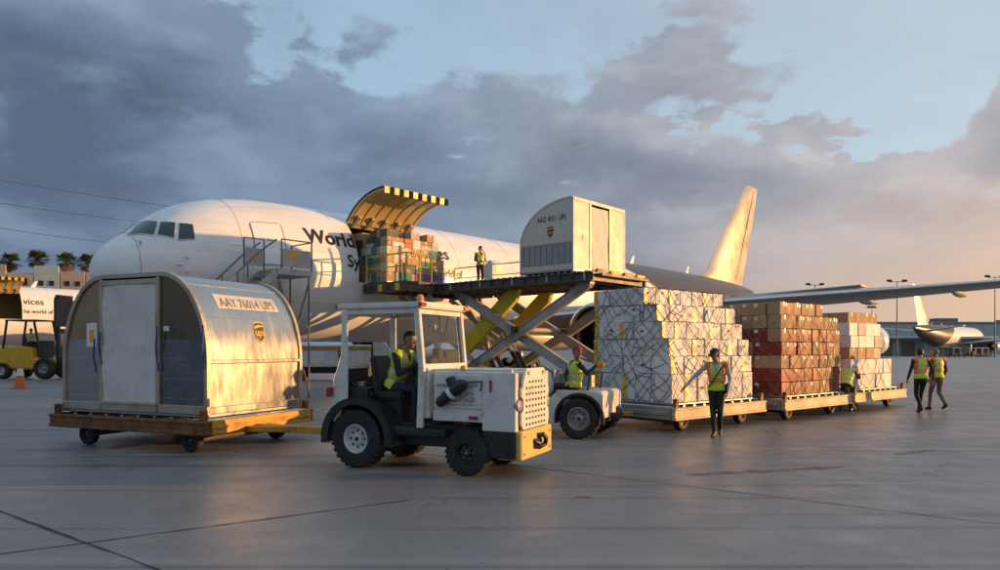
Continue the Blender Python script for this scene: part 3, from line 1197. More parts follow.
    for w in wins:
        cs = [fus_hit(*p) for p in w]
        if any(c is None for c in cs):
            continue
        for sg in (1, -1):
            c2 = [(s, t * sg) for s, t in cs]
            mid = (sum(c[0] for c in c2) / 4, sum(c[1] for c in c2) / 4)
            fr = [(mid[0] + (c[0] - mid[0]) * 1.10, mid[1] + (c[1] - mid[1]) * 1.10) for c in c2]
            f = patch('window_frame', fr, .010, 'window_white', P)
            patch('cockpit_window', c2, .018, 'cockpit_glass', f)
    # ---- crew door beside the stairs
    c0, c1 = fus_hit(255.5, 264), fus_hit(280, 224)
    s0, s1, t0, t1 = c0[0], c1[0], c1[1], c0[1]
    for sg in (1, -1):
        ring = [(s0, t0 + 2), (s0 + .1, t0), (s1 - .1, t0), (s1, t0 + 2), (s1, t1 - 2), (s1 - .1, t1), (s0 + .1, t1), (s0, t1 - 2)]
        pts = []
        for (a, t), (c, u) in zip(ring, ring[1:] + ring[:1]):
            for i in range(6):
                pts.append(fus_pt(a + (c - a) * i / 6, sg * (t + (u - t) * i / 6), .004))
        dr = patch('crew_door', [(s0 + .03, sg * (t0 + .5)), (s1 - .03, sg * (t0 + .5)), (s1 - .03, sg * (t1 - .5)), (s0 + .03, sg * (t1 - .5))], .006, 'aircraft_white', P, 3, 12)
        b = newbm()
        tube(b, pts, .018, 5, closed=True)
        obj('door_seal', b, 'seam_grey', dr)
        b = newbm()
        sm, tm = (s0 + s1) / 2, t0 + (t1 - t0) * .45
        tube(b, [fus_pt(sm - .12, sg * tm, .03), fus_pt(sm + .12, sg * tm, .03)], .02, 5)
        obj('door_handle', b, 'seam_grey', dr)
    # ---- lettering
    sW, tW = fus_hit(306.5, 241.5)
    v, f, w = text_geo('World', .03, .002)
    k = (DS0 - .03 - sW) / w

    def on_hull(s_, t_, kk, sg=1):
        return lambda x, y, z: fus_pt(s_ + x * kk, t_ - math.degrees(y * kk / 2.62), .012 + z * .2)
    lettering('hull_lettering', 'World', on_hull(sW, tW, k), 'lettering_brown', P, .03, .002)
    sS, tS = fus_hit(347.5, 266.5)
    v, f, w2 = text_geo('Sy', .02, .002)
    lettering('hull_lettering', 'Sy', on_hull(sS, tS, k * .80), 'lettering_brown', P, .02, .002)
    lettering('hull_lettering', 'vices', on_hull(DS1 + .12, tW, k), 'lettering_brown', P, .012, .002)
    lettering('hull_lettering', 'he world of', on_hull(DS1 + .12, tS, k * 1.43 * text_geo('vices', .012, .002)[2] / text_geo('he world of', .006, .002)[2]), 'lettering_brown', P, .02, .002)
    # ---- probes and antennas
    for px, py in ((140, 244), (187, 258), (180, 265), (187, 271)):
        h = fus_hit(px, py)
        b = newbm()
        p, q = fus_pt(h[0], h[1], 0), fus_pt(h[0], h[1], .12)
        cyl(b, p, q, .03, .025, 6)
        cyl(b, q, q - Vector((.22, 0, 0)), .025, .012, 6)
        obj('pitot_probe', b, 'bare_metal', P)
    for s in (13.4, 33.0, 41.0):
        b = newbm()
        z = fus_pt(s, 0).z - .03
        prism(b, [(s, z), (s + .42, z), (s + .62, z + .62), (s + .42, z + .62)], 'y', -.03, .03)
        obj('antenna', b, 'aircraft_white', P, bevel=.01)
    # ---- wings
    for sg in (-1, 1):
        b = newbm()
        secs = []
        for o, le, te, z, t in ((1.6, 16.8, 28.2, 3.05, .14), (2.6, 17.6, 28.2, 3.12, .135), (8.4, 21.7, 28.4, 3.72, .115), (16, 26.4, 31.0, 4.30, .10), (23.0, 30.8, 33.3, 4.86, .09), (23.8, 31.7, 33.7, 4.92, .06)):
            secs.append([Vector((s, sg * o, zz)) for s, zz in airfoil(le, te, z, t)])
        loft(b, secs)
        w = obj('wing', b, 'aircraft_grey', P, smooth=50)
        for o, s in ((5.4, 26.0), (11.4, 26.7), (15.4, 28.9), (19, 30.6)):
            b = newbm()
            z = 3.05 + (o - 2) * .085 - .10
            lathe(b, [(.02, 0), (.12, .35), (.19, 1.0), (.20, 1.9), (.13, 3.0), (.02, 3.7)], (s - .6, sg * o, z), 'x', 12)
            obj('flap_fairing', b, 'aircraft_grey', w, smooth=50)
        b = newbm()
        zz = 3.72
        for o, le in ((8.4, 21.7), (16, 26.4), (23.0, 30.8)):
            pass
        rows = []
        for o, le, z in ((2.8, 17.72, 3.14), (8.4, 21.68, 3.72), (16, 26.38, 4.30), (23.0, 30.78, 4.86)):
            rows.append([Vector((le + .20, sg * o, z + .19 - o * .004)), Vector((le + .03, sg * o, z + .09)), Vector((le - .03, sg * o, z + .02)), Vector((le + .0, sg * o, z - .03))])
        grid(b, rows)
        obj('leading_edge', b, 'bare_metal', w, smooth=60)
        # engine
        ex, ey, ez = 16.9, sg * 7.9, 2.42
        b = newbm()
        lathe(b, [(1.10, 1.0), (1.08, .5), (1.10, .12), (1.155, .0), (1.23, .04), (1.30, .2), (1.365, .7), (1.385, 1.5), (1.34, 2.6), (1.18, 3.7), (1.02, 4.1), (.86, 4.1)], (ex, ey, ez), 'x', 40, caps=False)
        e = obj('engine', b, 'aircraft_grey', P, smooth=50)
        b = newbm()
        lathe(b, [(1.12, .10), (1.10, .05), (1.158, -.012), (1.235, .03), (1.306, .2), (1.31, .24)], (ex, ey, ez), 'x', 40, caps=False)
        obj('inlet_lip', b, 'bare_metal', e, smooth=60)
        b = newbm()
        lathe(b, [(1.085, .16), (1.09, 1.02), (.3, 1.0)], (ex, ey, ez), 'x', 36, caps=False)
        lathe(b, [(.84, 3.5), (.70, 4.6), (.42, 5.4), (.1, 6.0)], (ex, ey, ez), 'x', 24)
        obj('fan_duct', b, 'cavity_shade', e)  # intake walls near-black, the shade inside put into their colour
        b = newbm()
        lathe(b, [(.01, .35), (.12, .45), (.3, .8), (.34, 1.0)], (ex, ey, ez), 'x', 20)
        obj('spinner', b, 'aircraft_grey', e)
        b = newbm()
        for i in range(28):
            a = 2 * math.pi * i / 28
            rad = Vector((0, math.cos(a), math.sin(a)))
            tan = Vector((0, -math.sin(a), math.cos(a)))
            c = Vector((ex + .9, ey, ez))
            q = [c + rad * .32 + tan * .02 + Vector((-.05, 0, 0)), c + rad * 1.07 + tan * .10 + Vector((-.12, 0, 0)), c + rad * 1.07 - tan * .03 + Vector((.06, 0, 0)), c + rad * .32 - tan * .05 + Vector((.05, 0, 0))]
            b.faces.new([b.verts.new(p) for p in q])
        obj('fan_blades', b, 'rim_black', e)  # blades blackened too, carrying the intake's shade
        b = newbm()
        prism(b, [(ex + .8, ez + 1.28), (ex + 2.6, ez + 1.52), (ex + 6.2, 3.55), (ex + 7.5, 3.3), (ex + 4.6, ez + .9), (ex + 2.0, ez + 1.1)], 'y', ey - .16, ey + .16)
        obj('pylon', b, 'aircraft_grey', e, bevel=.03)
        # stabiliser
        b = newbm()
        loft(b, [[Vector((s, sg * o, zz)) for s, zz in airfoil(le, te, z, .09, 6)] for o, le, te, z in ((.5, 46.0, 52.0, 5.75), (9.3, 52.2, 54.3, 6.75))])
        obj('stabiliser', b, 'aircraft_grey', P, smooth=50)
        # main gear
        b = newbm()
        cyl(b, (27.2, sg * 4.65, 3.1), (27.2, sg * 4.65, .7), .17, .14, 12)
        cyl(b, (26.3, sg * 4.65, .58), (28.1, sg * 4.65, .58), .12, None, 10)
        beam(b, (27.2, sg * 4.6, 2.0), (27.2, sg * 2.3, 2.8), .12, .12)
        g = obj('landing_gear', b, 'bare_metal', P)
        for dx in (-.75, .75):
            for dy in (-.5, .5):
                wheel(g, (27.2 + dx, sg * 4.65 + dy, .58), .58, .42, .26, 'rim_steel', -1 if dy < 0 else 1, 6, False, 20)
    b = newbm()
    lathe(b, [(.02, 0), (.55, .9), (.95, 2.5), (1.0, 6), (.95, 9), (.5, 11.5), (.02, 13)], (0, 0, 0), 'x', 24)
    for vv in b.verts:
        vv.co = Vector((16.5 + vv.co.x, vv.co.y * 2.35, 2.35 + vv.co.z * .75))
    obj('belly_fairing', b, 'aircraft_livery', P, smooth=60)
    # fin
    b = newbm()

    def fin(z, le, te, t):
        c = te - le
        return [Vector((le + c * x, y * t * c, z)) for x, y in ((0, 0), (.04, .35), (.15, .75), (.35, 1), (.6, .8), (.85, .35), (1, .03), (1, -.03), (.85, -.35), (.6, -.8), (.35, -1), (.15, -.75), (.04, -.35))]
    loft(b, [fin(6.2, 43.0, 51.3, .05), fin(7.3, 43.15, 51.55, .05), fin(7.9, 44.4, 51.75, .05), fin(12.0, 48.3, 53.5, .048), fin(15.9, 52.25, 54.95, .045), fin(16.12, 52.75, 55.0, .02)])
    fn_ = obj('fin', b, 'tail_sun_gold', P, smooth=50)
    b = newbm()
    for sg in (-1, 1):
        tube(b, [Vector((49.6, sg * .30, 7.5)), Vector((53.95, sg * .09, 15.8))], .025, 4)
    obj('rudder_seam', b, 'logo_brown', fn_)
    # nose gear
    b = newbm()
    cyl(b, (6.4, 0, 2.3), (6.4, 0, .46), .11, .10, 10)
    beam(b, (6.4, 0, 1.2), (7.6, 0, 2.3), .1, .1)
    g = obj('landing_gear', b, 'bare_metal', P)
    for dy in (-.3, .3):
        wheel(g, (6.4, dy, .46), .46, .3, .2, 'rim_steel', -1 if dy < 0 else 1, 6, False, 18)
    return P


def build_far_planes(P):
    skip = ('landing_gear',)
    c = copy_tree(P)
    c.location = (-52.2, 55.4, 0)
    tag(c, 'white cargo jet parked behind the yellow forklift, its hull lettered vices', 'cargo plane')
    c = copy_tree(P, None, ('door_rib', 'edge_stripe', 'panel_seam', 'hinge_arm', 'pitot_probe', 'fan_blades', 'hull_lettering'))
    c.location = (131.0, 195.0, 0)
    c.rotation_euler = (0, 0, math.atan2(-.69, -.72))
    tag(c, 'small far-off cargo jet seen from behind, its sunlit fin rising before the hangar', 'cargo plane')


# ---------------------------------------------------------------- distance
def build_background():
    # hangar on the right
    Y = 262.0
    H = thing('hangar', 'long low pale green hangar along the horizon at right', 'hangar', (150, Y, 0))
    b = newbm()
    boxb(b, -45, 130, 0, 60, 0, 11.2)
    obj('wall', b, 'hangar_grey', H)
    b = newbm()
    boxb(b, -45.6, 130.6, -.5, 60, 11.2, 11.75)
    r = obj('roof', b, 'hangar_roof', H)
    for x0, w, h in ((-38, 6, 2.2), (-20, 3, 1.2), (15, 8, 1.6), (40, 5, 1.0), (70, 4, 1.8)):
        b = newbm()
        boxb(b, x0, x0 + w, 6, 11, 11.75, 11.75 + h)
        obj('rooftop_unit', b, 'hangar_door', r, bevel=.1)
    for i in range(34):
        b = newbm()
        boxb(b, -44.6 + i * 5.2, -44.5 + i * 5.2, -.12, 0, .2, 11.1)
        obj('wall_rib', b, 'hangar_grey', H)
    # loading sheds in front of it
    Y = 176.0
    S = thing('loading_shed', 'low white-roofed loading shed with dark dock doors beyond the two walking workers', 'shed', (84, Y, 0))
    b = newbm()
    boxb(b, -14, 38, 0, 12, 0, 4.3)
    obj('wall', b, 'hangar_grey', S)
    b = newbm()
    boxb(b, -14.6, 38.6, -1.6, 12.4, 4.3, 4.85)
    obj('roof', b, 'label_white', S, bevel=.08)
    for i in range(9):
        b = newbm()
        boxb(b, -12.6 + i * 5.6, -9.2 + i * 5.6, -.14, 0, .05, 3.5)
        obj('dock_door', b, 'hangar_door' if i % 3 else 'label_white', S, bevel=.02)
    # light masts
    for px, ytop, Y, lab in ((897, 279.5, 150, 'tall twin-headed light mast rising above the two walking workers'), (995, 275, 150, 'tall twin-headed light mast at the right edge of the picture'),
                             (815, 283, 165, 'twin-headed light mast showing above the wing over the brown cartons'), (872, 306, 190, 'short floodlight mast showing just under the wing')):
        X = (px - 500) / F * Y
        h = EYE + (HZ - ytop) / F * Y
        T = thing('light_mast', lab, 'light mast', (X, Y, 0), 0, 'light masts along the apron edge')
        b = newbm()
        cyl(b, (0, 0, 0), (0, 0, h - .4), .16, .08, 10)
        obj('pole', b, 'pole_metal', T)
        b = newbm()
        cyl(b, (-1.6, 0, h - .5), (1.6, 0, h - .5), .07, None, 6)
        a = obj('cross_arm', b, 'pole_metal', T)
        for x in ((-1.6, 1.6) if px > 880 or px < 860 else (-.7, .5)):
            b = newbm()
            box(b, (x, 0, h - .25), (.95, .6, .42), Matrix.Rotation(.3, 3, 'X'))
            obj('lamp_head', b, 'black_paint', a, bevel=.06)
    # tan perimeter building on the left
    Y = 118.0
    X0 = (-20 - 500) / F * Y
    W = thing('perimeter_building', 'tan concrete building with panelled wall below the palms', 'building', (X0, Y - 6, 0), R(14))
    z1 = EYE + (HZ - 268) / F * Y
    x1 = (46 - 500) / F * Y - X0
    x2 = (60 - 500) / F * Y - X0
    x3 = (140 - 500) / F * Y - X0
    b = newbm()
    boxb(b, 0, x3, 0, 14, 0, z1 - 1.2)
    obj('wall', b, 'wall_tan', W)
    for i in range(7):
        a0 = x3 * i / 7
        b = newbm()
        boxb(b, a0 + .08, a0 + x3 / 7 - .08, -.25, 0, .1, z1 - (1.4 if 2 <= i < 3 else 0) - (.9 if i > 3 else 0))
        p = obj('wall_panel', b, 'wall_tan' if i != 3 else 'hangar_grey', W, bevel=.04)
        for j in range(2):
            b = newbm()
            xx = a0 + x3 / 7 * (.3 + .4 * j)
            boxb(b, xx - .35, xx + .35, -.32, -.25, z1 - 3.2, z1 - 2.4)
            obj('vent', b, 'cavity_shade', p)
    # palms
    for i, (px, top, Y, lab) in enumerate(((10, 262, 128, 'leftmost fan palm behind the tan building'), (37, 260, 126, 'second fan palm from the left behind the tan building'),
                                          (67, 262, 126, 'third fan palm from the left behind the tan building'), (88, 264, 128, 'fan palm just left of the white nose of the near jet'))):
        X = (px - 500) / F * Y
        h = EYE + (HZ - top) / F * Y
        T = thing('palm_tree', lab, 'palm', (X, Y, 0), rng.uniform(0, 6), 'fan palms behind the building')
        b = newbm()
        pts = [Vector((.15 * math.sin(k * .7 + i), .1 * math.cos(k), h * k / 10)) for k in range(11)]
        tube(b, pts, .26, 8)
        obj('trunk', b, 'palm_trunk', T)
        lr = random.Random(40 + i)
        for nm, cnt, lo, hi, m_ in (('crown', 60, -.35, 1.25, 'palm_leaf'), ('dead_fronds', 26, -1.35, -.5, 'palm_dry')):
            b = newbm()
            for k in range(cnt):
                a = lr.uniform(0, 2 * math.pi)
                e = lr.uniform(lo, hi)
                d = Vector((math.cos(a) * math.cos(e), math.sin(a) * math.cos(e), math.sin(e)))
                stem = lr.uniform(.8, 1.35) * (1 if nm == 'crown' else .7)
                c = Vector((0, 0, h)) + d * stem
                cyl(b, (0, 0, h), c, .035, .02, 4, caps=False)
                u, w = frame_of(d)
                L_ = lr.uniform(.9, 1.25)
                tip = []
                for q in range(9):
                    fa = (q - 4) * .33
                    f = (d * math.cos(fa) + u * math.sin(fa)).normalized()
                    g = Vector((0, 0, -.28 - .2 * abs(q - 4) / 4))
                    m1 = c + f * L_ * .55
                    e1 = c + f * L_ + g * L_ * .5
                    sd = f.cross(w).normalized() * .07
                    b.faces.new([b.verts.new(x) for x in (c, m1 + sd, e1, m1 - sd)])
            obj(nm, b, m_, T, smooth=0, fix=False, merge=False)
    # overhead wires: sagging between far poles out of frame
    for (xa, ya), (xb, yb), lab in (((0, 180), (160, 205), 'uppermost overhead wire left of the near jet'), ((0, 203), (140, 222), 'middle overhead wire left of the near jet'), ((0, 228), (105, 242), 'lowest overhead wire left of the near jet')):
        Y0, Y1 = 78.0, 92.0
        A, Bp = at(xa, ya, Y0), at(xb, yb, Y1)
        d = Bp - A
        b = newbm()
        pts = []
        for k in range(41):
            t = -1.2 + 3.6 * k / 40
            p = A + d * t
            p.z += .9 * ((t - .5) ** 2 - .25) * .35
            pts.append(p)
        tube(b, pts, .026, 4)
        tag(obj('overhead_wire', b, 'wire_dark', smooth=0), lab, 'wire', 'overhead wires')


# ---------------------------------------------------------------- dollies and containers
def build_dolly(label, loc, rz, L=3.55, W=2.6, side_m='rust_orange', end_m='dolly_yellow', zt=.60, bar=True, tow=None, beam_h=.30):
    """flat cargo dolly; x along L, y along W, deck top at zt"""
    D = thing('cargo_dolly', label, 'dolly', loc, rz, 'cargo dollies')
    hx, hy = L / 2, W / 2
    zb = zt - .04 - beam_h
    for s in (-1, 1):
        b = newbm()
        boxb(b, -hx, hx, s * hy - .05, s * hy + .05, zb, zt - .04)
        boxb(b, -hx, hx, s * (hy + .05) - .02, s * (hy + .05) + .02, zt - .09, zt - .045)
        boxb(b, -hx, hx, s * (hy + .05) - .02, s * (hy + .05) + .02, zb, zb + .05)
        obj('side_beam', b, side_m, D, bevel=.008)
        b = newbm()
        boxb(b, s * hx - .05, s * hx + .05, -hy + .055, hy - .055, zb + .012, zt - .03)
        boxb(b, s * (hx + .055) - .02, s * (hx + .055) + .02, -hy + .1, hy - .1, zb + .1, zt - .12)
        obj('end_beam', b, end_m, D, bevel=.008)
    for k in range(6):
        b = newbm()
        x = -hx + .25 + (L - .5) * k / 5
        boxb(b, x - .04, x + .04, -hy + .06, hy - .06, zb + .05, zt - .09)
        obj('cross_member', b, 'loader_steel', D)
    for k in range(10):
        b = newbm()
        x = -hx + .12 + (L - .24) * k / 9
        cyl(b, (x, -hy + .07, zt - .045), (x, hy - .07, zt - .045), .038, None, 10)
        obj('roller', b, 'bare_metal', D)
    for sx in (-1, 1):
        for sy in (-1, 1):
            b = newbm()
            boxb(b, sx * hx * .93 - .05, sx * hx * .93 + .05, sy * (hy - .02) - .04, sy * (hy - .02) + .04, zt - .04, zt + .09)
            cyl(b, (sx * hx * .93, sy * (hy - .02) - .05, zt + .10), (sx * hx * .93, sy * (hy - .02) + .05, zt + .10), .04, None, 8)
            obj('stop', b, 'rust_orange', D)
    for sx in (-1, 1):
        b = newbm()
        x = sx * (hx - .62)
        cyl(b, (x, -hy + .30, .19), (x, hy - .30, .19), .045, None, 8)
        boxb(b, x - .25, x + .25, -.5, .5, zb - .06, zb + .04)
        a = obj('axle', b, 'loader_steel', D)
        for sy in (-1, 1):
            wheel(D, (x, sy * (hy - .26), .20), .20, .15, .11, 'rim_black' if side_m == 'rust_orange' else 'dolly_yellow', sy, 5, False, 18)
            b = newbm()
            boxb(b, x - .06, x + .06, sy * (hy - .40) - .03, sy * (hy - .40) + .03, .16, zb)
            obj('wheel_fork', b, 'loader_steel', D)
    if tow:
        b = newbm()
        p0, p1 = tow
        beam(b, p0, p1, .10, .12)
        q = Vector(p0)
        beam(b, q + Vector((0, .28, 0)), q.lerp(Vector(p1), .45), .08, .10)
        beam(b, q + Vector((0, -.28, 0)), q.lerp(Vector(p1), .45), .08, .10)
        t = obj('tow_bar', b, 'dolly_yellow', D, bevel=.01)
        b = newbm()
        e = Vector(p1)
        tube(b, [e + Vector((.06 * math.cos(a) + .06, .06 * math.sin(a), 0)) for a in [i * math.pi / 5 for i in range(10)]], .018, 6, closed=True)
        obj('tow_eye', b, 'loader_steel', t)
    return D


def uld_profile(W, H, zv, rx):
    """dome outline, bottom left round to bottom right"""
    pts = [(-W, 0), (-W, zv * .5), (-W, zv)]
    n = 14
    for i in range(1, n + 1):
        a = math.pi / 2 * i / n
        pts.append((-W + rx - rx * math.cos(a), zv + (H - zv) * math.sin(a)))
    pts += [(W - rx - 0.0 + rx * math.sin(math.pi / 2 * i / n), zv + (H - zv) * math.cos(math.pi / 2 * i / n)) for i in range(0, n)]
    pts += [(W, zv), (W, zv * .5), (W, 0)]
    return pts


def build_container_on_dolly():
    N_ = Vector((-4.76, 11.5, 0))
    d = Vector((.919, -.393, 0)).normalized()
    q = Vector((-d.y, d.x, 0))
    rz = math.atan2(d.y, d.x)
    W, H, zv, rx, Dp = 1.69, 2.38, .92, 1.0, 2.30
    c = N_ - d * W + q * (Dp / 2 + .02)
    zt = .60
    build_dolly('rusty orange flat dolly carrying the dome-sided silver container', (c.x, c.y, 0), rz, 3.72, 2.56, 'rust_orange', 'dolly_yellow', zt,
                tow=((1.86, -.2, .36), (3.96, -.54, .42)), beam_h=.23)  # yellower end beams have their sunlight put into the colour
    U = thing('cargo_container', 'dome-sided silver air cargo container with pale panel door, on the rusty dolly', 'container', (c.x, c.y, zt), rz)
    hy = Dp / 2
    b = newbm()
    boxb(b, -W - .03, W + .03, -hy - .03, hy + .03, 0, .055)
    obj('base', b, 'uld_aluminium_dull', U, bevel=.01)
    prof = uld_profile(W, H, zv, rx)
    # curved skin in three sheets each side plus lower panels, seams open by a few millimetres
    b = newbm()
    up = [p for p in prof if p[1] >= zv - 1e-6]
    ys = [-hy + Dp * i / 10 for i in range(11)]
    wob = random.Random(5)
    grid(b, [[Vector((x + (wob.uniform(-.004, .004)), y, z + wob.uniform(-.004, .004))) for x, z in up] for y in ys])
    obj('curved_skin', b, 'uld_aluminium', U, smooth=60)
    for s in (-1, 1):
        b = newbm()
        rows = []
        for i in range(9):
            y = -hy + Dp * i / 8
            rows.append([Vector((s * (W - .02 + wob.uniform(-.008, .008)), y, .07 + (zv - .09) * k / 6)) for k in range(7)])
        grid(b, rows)
        obj('lower_panel', b, 'uld_aluminium', U, smooth=60)
        b = newbm()
        boxb(b, s * W - .03, s * W + .03, -hy, hy, zv - .045, zv + .02)
        boxb(b, s * W - .02, s * W + .035, -hy, hy, .055, .17)
        obj('edge_rail', b, 'uld_aluminium', U, bevel=.01)
    for a in (R(30), R(62)):
        for s in (-1, 1):
            b = newbm()
            x, z = s * (W - rx + rx * math.cos(a)), zv + (H - zv) * math.sin(a)
            cyl(b, (x, -hy, z), (x, hy, z), .006, None, 5)
            obj('skin_seam', b, 'uld_frame', U)
    # end walls with the door opening: frame arch, side panels, door
    for s, front in ((-1, True), (1, False)):
        y = s * hy
        b = newbm()
        for (x0, z0), (x1, z1) in zip(prof, prof[1:]):
            beam(b, (x0, y, z0), (x1, y, z1), .07, .07)
        obj('arch_frame', b, 'uld_frame', U, smooth=40)
        if not front:
            b = newbm()
            prism(b, prof, 'y', y - .03, y - .01)
            obj('rear_panel', b, 'uld_aluminium', U)
            continue
        xl, xr, zd = -.73, .63, 2.22
        for side in (-1, 1):
            xe = xr if side > 0 else xl
            cut = [(x, z) for x, z in prof if (x > xe if side > 0 else x < xe)]
            zc = max(z for x, z in prof if abs(x - xe) < .3)
            if side > 0:
                poly = [(xe, 0.05), (xe, H - .03)] + cut
                poly = [(xe, .05), (xe, H - .02)] + [p for p in cut if p[1] > .06] + [(W - .02, .05)]
            else:
                poly = [(-W + .02, .05)] + [p for p in cut if p[1] > .06] + [(xe, H - .02), (xe, .05)]
            zm = 1.28
            # upper bronze panel and lower silver panel
            hi = []
            lo = []
            for (x0, z0), (x1, z1) in zip(poly, poly[1:] + poly[:1]):
                (hi if z0 >= zm else lo).append((x0, z0))
                if (z0 - zm) * (z1 - zm) < 0:
                    t = (zm - z0) / (z1 - z0)
                    pc = (x0 + (x1 - x0) * t, zm)
                    hi.append(pc)
                    lo.append(pc)
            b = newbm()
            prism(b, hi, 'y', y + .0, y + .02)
            obj('end_panel', b, 'uld_bronze' if side < 0 else 'uld_dark_reflection', U)
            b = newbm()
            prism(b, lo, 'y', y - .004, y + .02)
            lp = obj('end_panel', b, 'uld_aluminium_dull' if side < 0 else 'uld_aluminium_dark', U)
            for zz in (.30, .62, .95):
                b = newbm()
                x0, x1 = (xe + .1, W - .08) if side > 0 else (-W + .08, xe - .1)
                for k in range(14):
                    xx = x0 + (x1 - x0) * (k + .5) / 14
                    cyl(b, (xx, y - .004, zz), (xx, y - .010, zz), .009, .006, 6)
                obj('rivet_row', b, 'bare_metal', lp)
            b = newbm()
            boxb(b, xe - .035, xe + .035, y - .05, y + .03, .05, H - .05)
            obj('door_post', b, 'uld_frame', U, bevel=.008)
        b = newbm()
        boxb(b, xl, xr, y - .045, y + .03, zd, zd + .09)
        obj('door_header', b, 'uld_frame', U, bevel=.008)
        b = newbm()
        boxb(b, -W, W, y - .05, y + .03, .05, .19)
        obj('door_sill', b, 'uld_frame', U, bevel=.008)
        b = newbm()
        rows = []
        for i in range(13):
            x = xl + .04 + (xr - xl - .08) * i / 12
            rows.append([Vector((x, y - .035 + .010 * math.sin(k * .9 + i * .6) + wob.uniform(-.004, .004), .17 + (zd - .17) * k / 16)) for k in range(17)])
        grid(b, rows)
        dr = obj('panel_door', b, 'canvas_door', U, smooth=60)
        b = newbm()
        boxb(b, xl + .02, xr - .02, y - .075, y - .02, .165, .215)
        obj('bottom_bar', b, 'uld_frame', dr, bevel=.006)
        for x, z0, z1 in ((xl + .02, .85, 1.42), (xr + .02, .75, 1.5), (W - .02, .8, 1.5), (xl - .12, .72, 1.3)):
            b = newbm()
            tube(b, [Vector((x + .02 * math.sin(k * 1.1), y - .07 - .02 * math.sin(k * .8), z1 - (z1 - z0) * k / 7)) for k in range(8)], .016, 5)
            obj('blue_strap', b, 'strap_blue', U)
        b = newbm()
        boxb(b, -1.12, -.86, y - .014, y - .002, 1.16, 1.58)
        lb = obj('placard', b, 'label_white', U)
        b = newbm()
        boxb(b, -1.04, -.93, y - .019, y - .014, 1.24, 1.46)
        obj('placard_print', b, 'label_orange', lb)
        b = newbm()
        boxb(b, .74, .86, y - .014, y - .002, 1.42, 1.50)
        obj('placard', b, 'label_white', U)
    # markings on the curved side that faces the tractor (x = +W)

    def on_curve(y0, z0):
        # x right = +y, y up along the skin
        def fn(x, y, z):
            a0 = math.asin(min(1, (z0 - zv) / (H - zv)))
            a = a0 + y / 1.25
            ox, oz = W - rx + (rx + z + .012) * math.cos(a), zv + (H - zv + z + .012) * math.sin(a)
            return Vector((ox, y0 + x, oz))
        return fn
    b = newbm()
    f = on_curve(-.70, 1.86)
    rows = [[f(x, y, -.006) for y in (-.06, .0, .08, .16, .24)] for x in (0, .3, .6, .9, 1.2, 1.5)]
    grid(b, rows)
    pl = obj('serial_plate', b, 'label_faded', U, smooth=60)
    v, fc, w = text_geo('AAY 76014 UPS', .008, .0)
    k = 1.34 / w
    f2 = on_curve(-.62, 1.86)
    lettering('serial_lettering', 'AAY 76014 UPS', lambda x, y, z: f2(x * k, y * k * 1.25 - .02, .0 + z * .01), 'lettering_faded', pl, .008, .0)
    f3 = on_curve(.12, 1.42)
    shield_logo(U, lambda x, y, z: f3(x, y, z - .006), .30)
    return U


